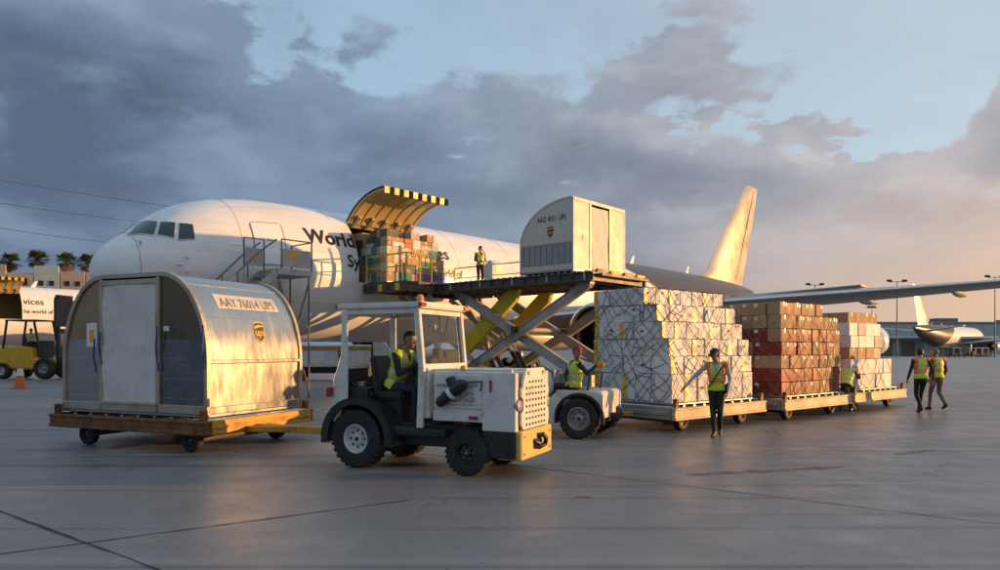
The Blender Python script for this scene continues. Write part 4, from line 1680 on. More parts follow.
def build_loader_container(loc, rz):
    """second container: flat door face on x=0, contour falling away towards +x; y runs 0..-3.1"""
    U = thing('cargo_container', 'pale quarter-round air cargo container standing high on the loader deck', 'container', loc, rz)
    Wx, Dy, H, zv = 2.22, 3.12, 2.42, .98
    prof = [(0, 0), (0, H)] + [(.12 + (Wx - .12) * math.sin(math.pi / 2 * i / 14), zv + (H - zv) * math.cos(math.pi / 2 * i / 14)) for i in range(15)] + [(Wx, 0)]
    b = newbm()
    boxb(b, -.03, Wx + .03, -Dy - .03, .03, 0, .06)
    obj('base', b, 'uld_aluminium_dull', U, bevel=.01)
    b = newbm()
    grid(b, [[Vector((x, y, z)) for x, z in prof[1:]] for y in (0, -Dy * .33, -Dy * .66, -Dy)])
    obj('curved_skin', b, 'uld_aluminium', U, smooth=60)
    for y, s in ((0, 1), (-Dy, -1)):
        b = newbm()
        hi = [p for p in prof if p[1] >= zv - .001]
        prism(b, [(0, zv)] + hi, 'y', y - .015, y + .015)
        e = obj('end_panel', b, 'uld_white', U)
        b = newbm()
        prism(b, [(0, .06), (0, zv - .02), (Wx - .01, zv - .02), (Wx - .01, .06)], 'y', y - .012, y + .012)
        lo = obj('lower_panel', b, 'uld_aluminium_dull', U)
        for k in range(9):
            b = newbm()
            x = .12 + (Wx - .24) * k / 8
            boxb(b, x - .02, x + .02, y + s * .012, y + s * .03, .28, zv - .06)
            obj('stiffener', b, 'uld_aluminium_dull', lo, bevel=.004)
        b = newbm()
        boxb(b, 0, Wx, y - .03, y + .03, .06, .24)
        obj('bottom_rail', b, 'uld_white', U, bevel=.008)
        b = newbm()
        boxb(b, 0, Wx, y - .024, y + .024, zv - .05, zv + .01)
        obj('mid_rail', b, 'uld_frame', U, bevel=.006)
        b = newbm()
        for (x0, z0), (x1, z1) in zip(prof, prof[1:]):
            beam(b, (x0, y, z0), (x1, y, z1), .06, .06)
        obj('arch_frame', b, 'uld_white', U, smooth=40)
    v, f, w = text_geo('AAZ 4551 UPS', .008, .0)
    k = 1.20 / w
    # seen from outside at y=0 (+y side), right in the picture is -x
    tag(lettering('serial_lettering', 'AAZ 4551 UPS', lambda x, y, z: Vector((1.48 - x * k, .022 + z * .01, 1.72 + y * k * 1.3)), 'lettering_brown', U, .008, .0), kind='stuff')
    shield_logo(U, lambda x, y, z: Vector((.93 - x, .016 + z, 1.36 + y)), .34)
    # door face
    for y0, y1, m_, nm in ((-.03, -.92, 'uld_white', 'side_panel'), (-2.16, -Dy + .03, 'uld_white', 'side_panel')):
        b = newbm()
        boxb(b, -.018, .012, y0, y1, .06, H - .03)
        obj(nm, b, m_, U, bevel=.006)
    b = newbm()
    wob = random.Random(9)
    rows = []
    for i in range(13):
        y = -.95 - 1.18 * i / 12
        rows.append([Vector((-.006 + .014 * math.sin(k * .7 + i * .9) + wob.uniform(-.006, .006), y, .10 + (H - .28) * k / 14)) for k in range(15)])
    grid(b, rows)
    obj('curtain_door', b, 'canvas_door', U, smooth=60)
    for y in (-.94, -2.14):
        b = newbm()
        boxb(b, -.045, .02, y - .03, y + .03, .06, H - .1)
        obj('door_post', b, 'uld_frame', U, bevel=.006)
    b = newbm()
    boxb(b, -.04, .03, -Dy, 0, H - .11, H + .012)
    obj('door_header', b, 'uld_white', U, bevel=.008)
    b = newbm()
    boxb(b, -.04, .03, -Dy, 0, .05, .15)
    obj('door_sill', b, 'uld_white', U, bevel=.008)
    b = newbm()
    boxb(b, -.024, -.018, -.62, -.36, .98, 1.36)
    p = obj('placard', b, 'label_white', U)
    b = newbm()
    boxb(b, -.029, -.024, -.54, -.45, 1.06, 1.24)
    obj('placard_print', b, 'label_orange', p)


# ---------------------------------------------------------------- cartons
CART = {}


def carton_mesh(dx, dy, dz, m_, tape='tape_brown', axis='y'):
    k = (round(dx, 3), round(dy, 3), round(dz, 3), m_, tape, axis)
    if k in CART:
        return CART[k]
    b = newbm()
    box(b, (0, 0, dz / 2), (dx, dy, dz))
    bmesh.ops.bevel(b, geom=b.edges[:], offset=.010, segments=1, affect='EDGES')
    if tape:
        e = .0015
        if axis == 'y':
            for s in (-1, 1):
                box(b, (0, s * (dy / 2 + e / 2), dz - .05), (.05, e, .1), None, 1)
            box(b, (0, 0, dz + e / 2), (.05, dy - .02, e), None, 1)
        else:
            for s in (-1, 1):
                box(b, (s * (dx / 2 + e / 2), 0, dz - .05), (e, .05, .1), None, 1)
            box(b, (0, 0, dz + e / 2), (dx - .02, .05, e), None, 1)
    bmesh.ops.recalc_face_normals(b, faces=b.faces)
    me = bpy.data.meshes.new('carton')
    b.to_mesh(me)
    b.free()
    me.materials.append(MATS[m_])
    if tape:
        me.materials.append(MATS[tape])
    CART[k] = me
    return me


ORD = ('first', 'second', 'third', 'fourth', 'fifth', 'sixth', 'seventh', 'eighth', 'ninth', 'tenth')
ROW = ('bottom row', 'second row up', 'third row up', 'fourth row up', 'fifth row up', 'sixth row up', 'seventh row up')


def place_cartons(origin, rz, tiers, Lx, Wy, where, word_of, group, colour_of, seed, yellow=False, marks=False):
    """the sides of a stack that face the camera, carton by carton; the rest, which the photo does not show, is one core.
    tiers: (z0, h, inset of the y=0 face, inset of x=0, nx, ny)"""
    r = random.Random(seed)
    rot = Matrix.Rotation(rz, 3, 'Z')
    core = newbm()
    for ti, (z0, h, y0, x0, nx, ny) in enumerate(tiers):
        lx, wy = Lx - 2 * x0, Wy - y0
        dx, dy = lx / nx, wy / ny
        for i in range(nx):
            for j in range(ny):
                cm = colour_of(ti, i, j, r)
                if cm is None:
                    continue
                p = Vector((x0 + dx * (i + .5), y0 + dy * (j + .5), z0))
                if not (i == 0 or j == 0):
                    if i == nx - 1 or j == ny - 1 or ti == len(tiers) - 1 or y0 + dy * j < tiers[ti + 1][2] + .02:
                        box(core, p + Vector((0, 0, h / 2)), (dx - .008, dy - .008, h - .004), None, ('carton_white', 'carton_tan', 'carton_red', 'carton_pale').index(cm))
                    continue
                hh = h - .004 - r.choice((0, 0, .004, .010))
                me = carton_mesh(dx - .008, dy - .008, hh, cm, 'tape_brown' if cm == 'carton_tan' else None, 'y' if r.random() < .6 else 'x')
                o = link('carton', me)
                p += Vector((r.uniform(-.012, .03), r.uniform(-.012, .03), 0))
                o.location = origin + rot @ p
                o.rotation_euler = (0, 0, rz + r.uniform(-.03, .03))
                if i == 0 and j == 0:
                    at_ = ROW[ti] + ' at the near corner of ' + where
                elif j == 0:
                    at_ = ROW[ti] + ', ' + ORD[i] + ' along the sunlit side of ' + where
                else:
                    at_ = ROW[ti] + ', ' + ORD[j] + ' along the shaded end of ' + where
                tag(o, word_of(cm) + ' carton, ' + at_, 'carton', group(cm))
                if yellow:
                    b = None
                    if (j == 0 and (i + ti) % 3 == 1) or (j == 0 and i == 0 and ti):
                        b = newbm()
                        xx = -dx / 2 + .07
                        boxb(b, xx - .06, xx + .06, -dy / 2 - .004, -dy / 2 + .004, .01, h - .02)
                    elif i == 0 and (j == ny - 1 or r.random() < .14):
                        b = newbm()
                        yy = dy / 2 - .08
                        boxb(b, -dx / 2 - .004, -dx / 2 + .004, yy - .06, yy + .06, .01, h - .02)
                    if b:
                        obj('yellow_tape', b, 'tape_yellow', o, smooth=0)
                    if r.random() < .45:
                        b = newbm()
                        if j == 0:
                            xx, zz = r.uniform(-.3, .3) * dx, r.uniform(.35, .75) * h
                            boxb(b, xx - .04, xx + .04, -dy / 2 - .003, -dy / 2 + .003, zz - .025, zz + .025)
                        else:
                            xx, zz = r.uniform(-.3, .3) * dy, r.uniform(.35, .75) * h
                            boxb(b, -dx / 2 - .003, -dx / 2 + .003, xx - .04, xx + .04, zz - .025, zz + .025)
                        obj('printed_mark', b, r.choice(('carton_dark', 'carton_red', 'strap_blue', 'carton_tan')), o, smooth=0)
                if marks and r.random() < marks:
                    b = newbm()
                    if j == 0:
                        boxb(b, dx / 2 - .13, dx / 2 - .03, -dy / 2 - .003, -dy / 2 + .004, h - .11, h - .03)
                    else:
                        boxb(b, -dx / 2 - .003, -dx / 2 + .004, dy / 2 - .14, dy / 2 - .04, h - .11, h - .03)
                    obj('white_label', b, 'label_white', o, smooth=0)
    o = obj('carton_mass', core, ['carton_white', 'carton_tan', 'carton_red', 'carton_pale'], None, smooth=0, merge=False)
    o.location = origin
    o.rotation_euler = (0, 0, rz)
    tag(o, 'cartons behind and on top of ' + where, 'cartons', None, 'stuff')


def build_net(name, label, origin, rz, tiers, Lx, Wy, m_, seed, cell=.30, drop=.12, r_=.007):
    rr = random.Random(seed)
    z0, z1 = tiers[0][0], tiers[-1][0] + tiers[-1][1]

    def tier_of(z):
        for t in tiers:
            if z < t[0] + t[1]:
                return t
        return tiers[-1]
    b = newbm()

    def run(fn, U, V):
        nu, nv = max(2, round(U / cell)), max(2, round(V / cell))
        nodes = {}
        for i in range(nu + 1):
            for j in range(nv + 1):
                ju = 0 if i in (0, nu) else rr.uniform(-.47, .47) * cell
                jv = 0 if j in (0, nv) else rr.uniform(-.47, .47) * cell
                nodes[i, j] = (U * i / nu + ju, V * j / nv + jv)
        for i in range(nu):
            for j in range(nv):
                for a, c in (((i, j), (i + 1, j + 1)), ((i + 1, j), (i, j + 1))):
                    if rr.random() < drop:
                        continue
                    (u0, v0), (u1, v1) = nodes[a], nodes[c]
                    pts = []
                    for k in range(7):
                        t = k / 6
                        sag = .02 * math.sin(math.pi * t)
                        pts.append(fn(u0 + (u1 - u0) * t, v0 + (v1 - v0) * t - sag))
                    tube(b, pts, r_, 4)
    top = tiers[-1]
    run(lambda u, v: Vector((tier_of(z0 + v)[3] - .014, max(u, tier_of(z0 + v)[2] - .012), z0 + max(v, .01))), Wy, z1 - z0)
    run(lambda u, v: Vector((u, tier_of(z0 + v)[2] - .014, z0 + max(v, .01))), Lx, z1 - z0)
    run(lambda u, v: Vector((Lx - tier_of(z0 + v)[3] + .014, max(u, tier_of(z0 + v)[2]), z0 + max(v, .01))), Wy, z1 - z0)
    run(lambda u, v: Vector((u, top[2] + v, z1 + .014)), Lx, Wy - top[2])
    o = obj(name, b, m_, None, smooth=0, merge=False, fix=False)
    o.location = origin
    o.rotation_euler = (0, 0, rz)
    tag(o, label, 'cargo net')
    return o


def build_pallet_train():
    az = 50.0
    rz = R(90 - az)
    rot = Matrix.Rotation(rz, 3, 'Z')
    L, W = 3.10, 2.20
    zt = .56
    near = (Vector((3.56, 14.62, 0)), Vector((6.72, 16.95, 0)), Vector((9.66, 19.55, 0)))
    labs = ('tan dolly under the netted white cartons', 'tan dolly under the brown and red cartons', 'tan dolly under the wrapped mixed load, last of the row')
    for k, (p, lab) in enumerate(zip(near, labs)):
        c = p + rot @ Vector((L / 2, W / 2, 0))
        D = build_dolly(lab, (c.x, c.y, 0), rz, 3.5, 2.5, 'dolly_tan', 'dolly_tan_shaded', zt, beam_h=.26,
                        tow=((-1.80, 0, .34), (-2.35, 0, .30)) if k else ((-1.80, 0, .34), (-2.25, .25, .34)))
        P = newbm()
        boxb(P, 0 - .05, L + .05, -.05, W + .05, zt, zt + .035)
        o = obj('pallet', P, 'uld_aluminium_dull', None, bevel=.008)
        o.location = p
        o.rotation_euler = (0, 0, rz)
        tag(o, ('flat aluminium pallet under the netted white cartons', 'flat aluminium pallet under the brown and red cartons', 'flat aluminium pallet under the wrapped mixed load')[k], 'pallet', 'cargo pallets on the dollies')
    zb = zt + .037
    # white cartons, contoured on the near side
    hs = (.60, .37, .37, .37, .37, .37)
    ins = (0, .03, .12, .28, .44, .78)
    tiers, z = [], zb
    for k, h in enumerate(hs):
        tiers.append((z, h, ins[k], .0 if k < 4 else .03, 7, (5, 5, 5, 5, 4, 3)[k]))
        z += h
    place_cartons(near[0], rz, tiers, L, W, 'the netted stack', lambda m_: 'white', lambda m_: 'white cartons in the netted stack',
                  lambda t, i, j, r: 'carton_white', 3, yellow=True)
    build_net('cargo_net', 'dark cord net over the stack of white cartons', near[0], rz, tiers, L, W, 'net_cord', 5, .22, .18, .0066)
    # brown and red cartons
    tiers, z = [], zb
    for k in range(7):
        h = .325
        tiers.append((z, h, (0, 0, 0, .0, .02, .03, .10)[k], (0, 0, 0, 0, .0, .05, .10)[k], 8, 6))
        z += h
    rows = {0: 'm', 1: 'r', 2: 't', 3: 'r', 4: 'r', 5: 't', 6: 't'}

    def col(t, i, j, r):
        if t == 6 and (i > 5 or j > 3) and r.random() < .5:
            return None
        if t == 6 and i < 2 and j < 2 and False:
            return None
        q = rows[t]
        if q == 'm':
            return 'carton_red' if r.random() < .3 else 'carton_tan'
        if q == 'r':
            return 'carton_red' if r.random() < (.55 if j == 0 else .9) else 'carton_tan'
        return 'carton_tan' if r.random() < .9 else 'carton_red'
    place_cartons(near[1], rz, tiers, L, W, 'the red-brown stack', lambda m_: 'red' if m_ == 'carton_red' else 'brown',
                  lambda m_: ('red' if m_ == 'carton_red' else 'brown') + ' cartons in the brown and red stack', col, 4, marks=.5)
    build_net('cargo_net', 'tan cord net over the stack of brown and red cartons', near[1], rz, tiers[:-1], L, W, 'net_cord_tan', 6, .36, .15, .006)
    # third load: brown cartons above and between white wrapped ones
    L3 = 2.7
    tiers, z = [], zb
    for k, h in enumerate((.42, .42, .32, .34, .36, .30)):
        tiers.append((z, h, (0, 0, .05, .02, .05, .12)[k], (0, 0, .04, .03, .05, .1)[k], 5, 4))
        z += h
    cm = ('carton_white', 'carton_white', 'carton_tan', 'carton_white', 'carton_white', 'carton_tan')

    def col3(t, i, j, r):
        if t >= 2 and i > 3:
            return None
        return cm[t] if r.random() < .86 else 'carton_pale'
    nm = {'carton_tan': 'brown', 'carton_white': 'white', 'carton_pale': 'buff'}
    place_cartons(near[2], rz, tiers, L3, W, 'the rightmost load', lambda m_: nm[m_],
                  lambda m_: nm[m_] + ' cartons in the mixed load', col3, 8)
    build_net('cargo_net', 'thin cord net over the mixed load at the right end of the row', near[2], rz, tiers[:2], L3, W, 'net_cord', 7, .42, .25, .006)
    b = newbm()
    n, m_ = 22, 14
    rr = random.Random(3)
    V = []
    for i in range(m_ + 1):
        ph = math.pi * i / m_
        row = []
        for k in range(n):
            th = 2 * math.pi * k / n

            def se(c, p):
                return math.copysign(abs(c) ** p, c)
            x = .42 * se(math.sin(ph), .6) * se(math.cos(th), .6)
            y = .98 * se(math.sin(ph), .6) * se(math.sin(th), .6)
            zz = .50 * se(math.cos(ph), .75)
            j = 1 + rr.uniform(-.02, .02)
            row.append(Vector((x * j, y * j, .51 + zz * j)))
        V.append([b.verts.new(p) for p in row])
    for a, c in zip(V, V[1:]):
        for k in range(n):
            l = (k + 1) % n
            b.faces.new((a[k], a[l], c[l], c[k]))
    o = obj('wrapped_bundle', b, 'plastic_wrap', None, smooth=60)
    o.location = near[2] + rot @ Vector((2.52, 1.02, tiers[2][0] + .01))
    o.rotation_euler = (0, 0, rz)
    tag(o, 'rounded bundle in shiny white plastic wrap at the right end of the mixed load', 'bundle')


def build_door_pallet():
    """pallet of mixed cartons half way through the raised cargo door"""
    o = NOSE + AX * 9.15 + PORT * 3.75
    rz = PLANE_RZ                                             # x along the hull, +y into the hull
    z = 4.335
    P = newbm()
    boxb(P, -.04, 3.18, -.04, 2.24, 0, .035)
    pl = obj('pallet', P, 'uld_aluminium_dull', None, bevel=.008)
    pl.location = o + Vector((0, 0, z - .036))
    pl.rotation_euler = (0, 0, rz)
    tag(pl, 'flat aluminium pallet under the mixed cartons in the cargo door', 'pallet')
    rot = Matrix.Rotation(rz, 3, 'Z')
    r = random.Random(21)
    cols = ['carton_tan'] * 15 + ['carton_pale'] * 8 + ['carton_teal'] * 5 + ['carton_dark'] * 2 + ['carton_white']
    nm = {'carton_tan': 'brown', 'carton_pale': 'buff', 'carton_teal': 'teal', 'carton_dark': 'black', 'carton_orange': 'orange', 'carton_purple': 'purple', 'carton_white': 'white'}
    core = newbm()
    zz = z
    for t, h in enumerate((.38, .34, .36, .30, .36, .30)):
        Lt = 3.12 - (0, 0, .05, .22, .40, .62)[t]
        boxb(core, .5, Lt - .1, .46, 2.16, zz - z, zz - z + h - .004)
        for side in ('front', 'left'):
            dep = .42
            U = Lt if side == 'front' else 2.2 - dep
            u, n = 0.0, 0
            while u < U - .08:
                w = min(r.choice((.28, .34, .40, .48, .60)), U - u)
                if U - u - w < .18:
                    w = U - u
                if t == 5 and r.random() < .2:
                    u += w
                    continue
                split = h > .33 and r.random() < .35
                for q in range(2 if split else 1):
                    c = r.choice(cols)
                    if t == 0 and side == 'front' and u > 1.5 and q == 0:
                        c = 'carton_purple'
                    if t == 4 and side == 'front' and .3 < u < 1.3:
                        c = 'carton_orange'
                    if side == 'left' and r.random() < .35:
                        c = 'carton_teal' if t < 4 else 'carton_dark'
                    if t == 0 and side == 'left' and u > 1.2:
                        c = 'carton_purple'
                    hh = (h / 2 if split else h) - .004
                    jit = r.uniform(0, .05)
                    tape = 'tape_brown' if c in ('carton_tan', 'carton_pale') else None
                    if side == 'front':
                        me = carton_mesh(w - .008, dep - .008, hh, c, tape, 'y')
                        p = Vector((u + w / 2, dep / 2 + jit, 0))
                    else:
                        me = carton_mesh(dep - .008, w - .008, hh, c, tape, 'x')
                        p = Vector((dep / 2 + jit, dep + u + w / 2, 0))
                    b_ = link('carton', me)
                    b_.location = o + rot @ p + Vector((0, 0, zz + q * h / 2))
                    b_.rotation_euler = (0, 0, rz + r.uniform(-.03, .03))
                    lay = (' lower of two' if q == 0 else ' upper of two') if split else ''
                    if side == 'front':
                        wh = ROW[t] + ', ' + ORD[n] + ' on sunlit side,' + lay + ' in cargo-door load'
                    else:
                        wh = ROW[t] + ', ' + ORD[n] + ' on shaded end,' + lay + ' in cargo-door load'
                    tag(b_, nm[c] + ' carton, ' + wh.replace(',  ', ', ').replace(', in', ' in'), 'carton', nm[c] + ' cartons in the cargo door load')
                u += w
                n += 1
        zz += h
    c_ = obj('carton_mass', core, 'carton_tan', None, smooth=0, merge=False)
    c_.location = o + Vector((0, 0, z))
    c_.rotation_euler = (0, 0, rz)
    tag(c_, 'cartons behind the front rows of the load in the cargo door', 'cartons', None, 'stuff')


# ---------------------------------------------------------------- the loader
C0 = Vector((2.95, 22.55, 0))


def build_loader():
    e = -PORT
    rz = math.atan2(e.y, e.x)
    T = thing('cargo_loader', 'raised scissor-lift cargo loader with yellow lift arms, reaching up to the open jet', 'cargo loader', C0, rz)
    # x: towards the plane, y negative: towards the tail
    zt = 4.22
    Wd = 3.35
    dist = (C0 - NOSE).dot(PORT) - 2.62                       # to the hull side
    xb = dist - 2.5
    b = newbm()
    boxb(b, 0, xb - .05, -Wd + .1, -.1, zt - .10, zt - .03)
    obj('deck_plate', b, 'loader_steel', T)
    for y in (-.05, -Wd + .05):
        b = newbm()
        boxb(b, 0, xb - .05, y - .05, y + .05, zt - .34, zt - .005)
        s = -1 if y < -1 else 1
        boxb(b, 0, xb - .05, y + s * .05, y + s * .11, zt - .06, zt - .01)
        boxb(b, 0, xb - .05, y + s * .05, y + s * .11, zt - .34, zt - .28)
        sr = obj('deck_side_rail', b, 'loader_steel', T, bevel=.006)
        for k in range(14):
            b = newbm()
            x = .3 + (xb - .6) * k / 13
            boxb(b, x - .03, x + .03, y + s * .05, y + s * .10, zt - .28, zt - .06)
            obj('rail_stiffener', b, 'loader_steel' if k % 3 else 'loader_grey', sr)
    for k in range(12):
        b = newbm()
        x = .12 + (xb - .4) * k / 11
        boxb(b, x - .05, x + .05, -Wd + .1, -.1, zt - .30, zt - .105)
        obj('deck_cross_beam', b, 'loader_steel', T)
    for k in range(26):
        b = newbm()
        x = .15 + (xb - .4) * k / 25
        cyl(b, (x, -Wd + .2, zt + .015), (x, -.2, zt + .015), .045, None, 8)
        obj('roller', b, 'bare_metal', T)
    for k in range(4):
        b = newbm()
        boxb(b, .02 + k * .02, .10 + k * .02, -.3 - k * .85 - .55, -.3 - k * .85, zt - .06, zt + .09)
        obj('end_stop', b, 'dolly_yellow' if k % 2 else 'loader_steel', T, bevel=.01)
    # end lip hanging beyond the deck
    b = newbm()
    boxb(b, -.22, 0, -Wd + .2, -.2, zt - .16, zt - .08)
    obj('end_lip', b, 'loader_steel', T, bevel=.01)
    # main scissors
    for y, m_ in ((-.30, 'loader_beam'), (-Wd + .30, 'loader_beam')):
        yo = y - .16 if y > -1 else y + .16
        for (p0, p1) in (((.35, y, zt - .36), (5.75, y, .95)), ((6.45, yo, zt - .36), (1.05, yo, .95))):
            b = newbm()
            beam(b, p0, p1, .12, .30)
            d = (Vector(p1) - Vector(p0)).normalized()
            for s in (-1, 1):
                a_, b_ = frame_of(d)
                beam(b, Vector(p0) + b_ * .15 * s, Vector(p1) + b_ * .15 * s, .20, .03)
            cyl(b, Vector(p0) - Vector((0, .13, 0)), Vector(p0) + Vector((0, .13, 0)), .13, None, 12)
            cyl(b, Vector(p1) - Vector((0, .13, 0)), Vector(p1) + Vector((0, .13, 0)), .13, None, 12)
            obj('scissor_arm', b, m_, T, bevel=.006)
        b = newbm()
        cyl(b, (3.4, y - .25, 2.41), (3.4, y + .25, 2.41), .11, None, 14)
        obj('pivot_pin', b, 'loader_steel', T)
        # yellow lift arm and its ram
        yy = y - .42 if y > -1 else y + .42
        b = newbm()
        prism(b, [(3.62, zt - .36), (4.15, zt - .36), (7.4, 1.25), (7.15, 1.0), (6.75, 1.05), (3.75, zt - .75)], 'y', yy - .10, yy + .10)
        obj('lift_arm', b, 'lift_yellow', T, bevel=.01)
        for k in (0, 1):
            b = newbm()
            o = Vector((5.95 - .28 * k, yy - .22 - .14 * k if y > -1 else yy + .22, 2.35))
            q = Vector((4.95 - .28 * k, o.y, .85))
            cyl(b, o, o.lerp(q, .55), .045, None, 10)
            rm = obj('lift_ram', b, 'chrome', T)
            b = newbm()
            cyl(b, o.lerp(q, .5), q, .085, None, 12)
            obj('ram_barrel', b, 'black_paint', rm)
    for x in (1.05, 5.75):
        b = newbm()
        cyl(b, (x, -Wd + .3, .95), (x, -.3, .95), .08, None, 10)
        obj('cross_shaft', b, 'loader_steel', T)
    b = newbm()
    cyl(b, (3.4, -Wd + .3, 2.41), (3.4, -.3, 2.41), .09, None, 10)
    obj('cross_shaft', b, 'loader_beam', T)
    # chassis
    b = newbm()
    for y in (-.35, -Wd + .35):
        boxb(b, .2, dist - .6, y - .14, y + .14, .42, .88)
    for x in (.3, 3.2, 6.6, dist - .8):
        boxb(b, x - .12, x + .12, -Wd + .49, -.49, .45, .85)
    ch = obj('chassis', b, 'loader_beam', T, bevel=.015)
    b = newbm()
    boxb(b, 6.5, 8.4, -.22, .28, .45, 1.55)
    obj('engine_box', b, 'loader_grey', T, bevel=.04)
    b = newbm()
    boxb(b, 1.4, 3.2, -.18, .2, .42, 1.05)
    obj('tank', b, 'loader_grey', T, bevel=.04)
    for x in (1.6, 8.8):
        for y, s in ((-.02 if x > 5 else -.62, 1), (-Wd + .02 if x > 5 else -Wd + .62, -1)):
            if x < 5:
                y = -.95 if s > 0 else -Wd + .95
            wheel(T, (x, y, .42), .42, .3, .24, 'rim_steel', s, 6, False, 22)
    # bridge platform at the plane, wider on the nose side
    y1 = 1.55
    b = newbm()
    boxb(b, xb, dist, -Wd + .1, y1, zt - .10, zt + .03)
    boxb(b, xb, dist, y1 - .1, y1, zt - .36, zt + .03)
    boxb(b, xb, dist, -Wd + .1, -Wd + .2, zt - .36, zt - .10)
    boxb(b, xb, xb + .1, -Wd + .2, y1 - .1, zt - .36, zt - .10)
    boxb(b, dist - .1, dist, -Wd + .2, y1 - .1, zt - .30, zt - .10)
    br = obj('bridge_platform', b, 'loader_steel', T, bevel=.01)
    for k in range(4):
        b = newbm()
        boxb(b, xb + .35 + k * .5, xb + .6 + k * .5, y1, y1 + .012, zt - .30, zt - .04)
        obj('hazard_patch', b, 'lift_yellow' if k % 2 == 0 else 'black_paint', br)
    # bridge scissors
    for y in (.2, -Wd + .7):
        for p0, p1 in (((xb + .2, y, zt - .36), (dist - 2.9, y, 1.0)), ((dist - .4, y - .14, zt - .36), (xb - 2.0, y - .14, 1.3)), ((xb + 1.2, y + .1, zt - .38), (xb + .1, y + .1, 2.6))):
            b = newbm()
            beam(b, p0, p1, .10, .20)
            obj('bridge_arm', b, 'loader_beam', T, bevel=.006)
    # yellow guard rails: nose side and along the outer edge
    def rail(pts, posts, h=1.05):
        b = newbm()
        tube(b, [Vector(p) + Vector((0, 0, h)) for p in pts], .028, 8)
        tube(b, [Vector(p) + Vector((0, 0, h * .55)) for p in pts], .022, 8)
        rl = obj('guard_rail', b, 'lift_yellow', T)
        for p in posts:
            b = newbm()
            cyl(b, p, Vector(p) + Vector((0, 0, h)), .028, None, 8)
            obj('rail_post', b, 'lift_yellow', rl)
    rail([(dist - .1, y1 - .08, zt + .03), (xb + .06, y1 - .08, zt + .03)], [(dist - .1, y1 - .08, zt + .03), (xb + 1.2, y1 - .08, zt + .03), (xb + .06, y1 - .08, zt + .03)])
    rail([(xb + .06, y1 - .08, zt + .03), (xb + .06, .2, zt + .03)], [(xb + .06, .8, zt + .03), (xb + .06, .2, zt + .03)])
    rail([(dist - .3, -Wd + .16, zt + .03), (xb - 1.6, -Wd + .1, zt + .03)], [(dist - .3, -Wd + .16, zt + .03), (xb + .3, -Wd + .14, zt + .03), (xb - 1.6, -Wd + .1, zt + .03)], 1.0)
    # control console beside the operator, tall posts behind
    b = newbm()
    prism(b, [(xb - .72, zt), (xb - .28, zt), (xb - .22, zt + .85), (xb - .55, zt + 1.12), (xb - .72, zt + 1.02)], 'y', -Wd + .28, -Wd + .95)
    cn = obj('control_console', b, 'label_white', T, bevel=.02)
    b = newbm()
    boxb(b, xb - .735, xb - .72, -Wd + .45, -Wd + .75, zt + .62, zt + .90)
    obj('console_sign', b, 'lift_yellow', cn)
    b = newbm()
    tube(b, [Vector((xb - .1 + .0 * a, -Wd + .9 + .22 * math.cos(a), zt + 1.25 + .32 * math.sin(a))) for a in [2 * math.pi * i / 14 for i in range(14)]], .022, 6, closed=True)
    obj('hoop', b, 'black_paint', T)
    for x, h, m_ in ((xb - 2.5, 2.05, 'loader_beam'), (xb - 3.5, 2.1, 'dolly_tan'), (xb - 2.3, 1.35, 'lift_yellow'), (xb - 2.7, 1.3, 'lift_yellow')):
        b = newbm()
        cyl(b, (x, -Wd + .02, zt - .2), (x, -Wd + .02, zt + h), .045, None, 8)
        obj('mast_post', b, m_, T)
    b = newbm()
    boxb(b, xb - 2.8, xb - 2.2, -Wd - .02, -Wd + .06, zt + .05, zt + .55)
    obj('gate_panel', b, 'lift_yellow', T, bevel=.01)
    # container standing at the outer end
    p = C0 + e * .85 + (-AX) * 0 + AX * .12
    build_loader_container((p.x, p.y, zt + .062), rz)
    return T, dist, xb, zt, Wd


# ---------------------------------------------------------------- people
def capsule(bm, p0, p1, r0, r1, n=10):
    p0, p1 = Vector(p0), Vector(p1)
    d = p1 - p0
    L_ = d.length
    if L_ < 1e-6:
        d = Vector((0, 0, 1))
    d.normalize()
    a, b = frame_of(d)
    prof = []
    for i in range(5):
        t = math.pi / 2 * i / 4
        prof.append((r0 * math.sin(t), -r0 * math.cos(t)))
    for i in range(5):
        t = math.pi / 2 * i / 4
        prof.append((r1 * math.cos(t), L_ + r1 * math.sin(t)))
    rings = []
    for r, h in prof:
        c = p0 + d * h
        rings.append([bm.verts.new(c + (a * math.cos(t) + b * math.sin(t)) * max(r, 1e-4)) for t in [2 * math.pi * k / n for k in range(n)]])
    for A, B in zip(rings, rings[1:]):
        for k in range(n):
            l = (k + 1) % n
            bm.faces.new((A[k], A[l], B[l], B[k]))
    bm.faces.new(rings[0][::-1])
    bm.faces.new(rings[-1])


def ellipsoid(bm, c, rad, M=None, n=14, m_=9):
    M = M or Matrix.Identity(3)
    V = []
    for i in range(m_ + 1):
        ph = math.pi * i / m_
        V.append([bm.verts.new(Vector(c) + M @ Vector((rad[0] * math.sin(ph) * math.cos(t), rad[1] * math.sin(ph) * math.sin(t), rad[2] * math.cos(ph)))) for t in [2 * math.pi * k / n for k in range(n)]])
    for A, B in zip(V, V[1:]):
        for k in range(n):
            l = (k + 1) % n
            bm.faces.new((A[k], B[k], B[l], A[l]))
    bmesh.ops.remove_doubles(bm, verts=V[0] + V[-1], dist=1e-5)


STAND = dict(pel=(0, 0, .95), neck=(.0, 0, 1.47), head=(.03, 0, 1.62), face=(1, 0, 0),
             shl=(0, .185, 1.41), ell=(-.04, .235, 1.13), wrl=(.05, .25, .89), shr=(0, -.185, 1.41), elr=(-.04, -.235, 1.13), wrr=(.05, -.25, .89),
             hpl=(0, .09, .92), knl=(.03, .10, .50), anl=(-.02, .10, .09), tol=(1, .12, 0), hpr=(0, -.09, .92), knr=(.03, -.10, .50), anr=(-.02, -.10, .09), tor=(1, -.12, 0),
             hdl=None, hdr=None)


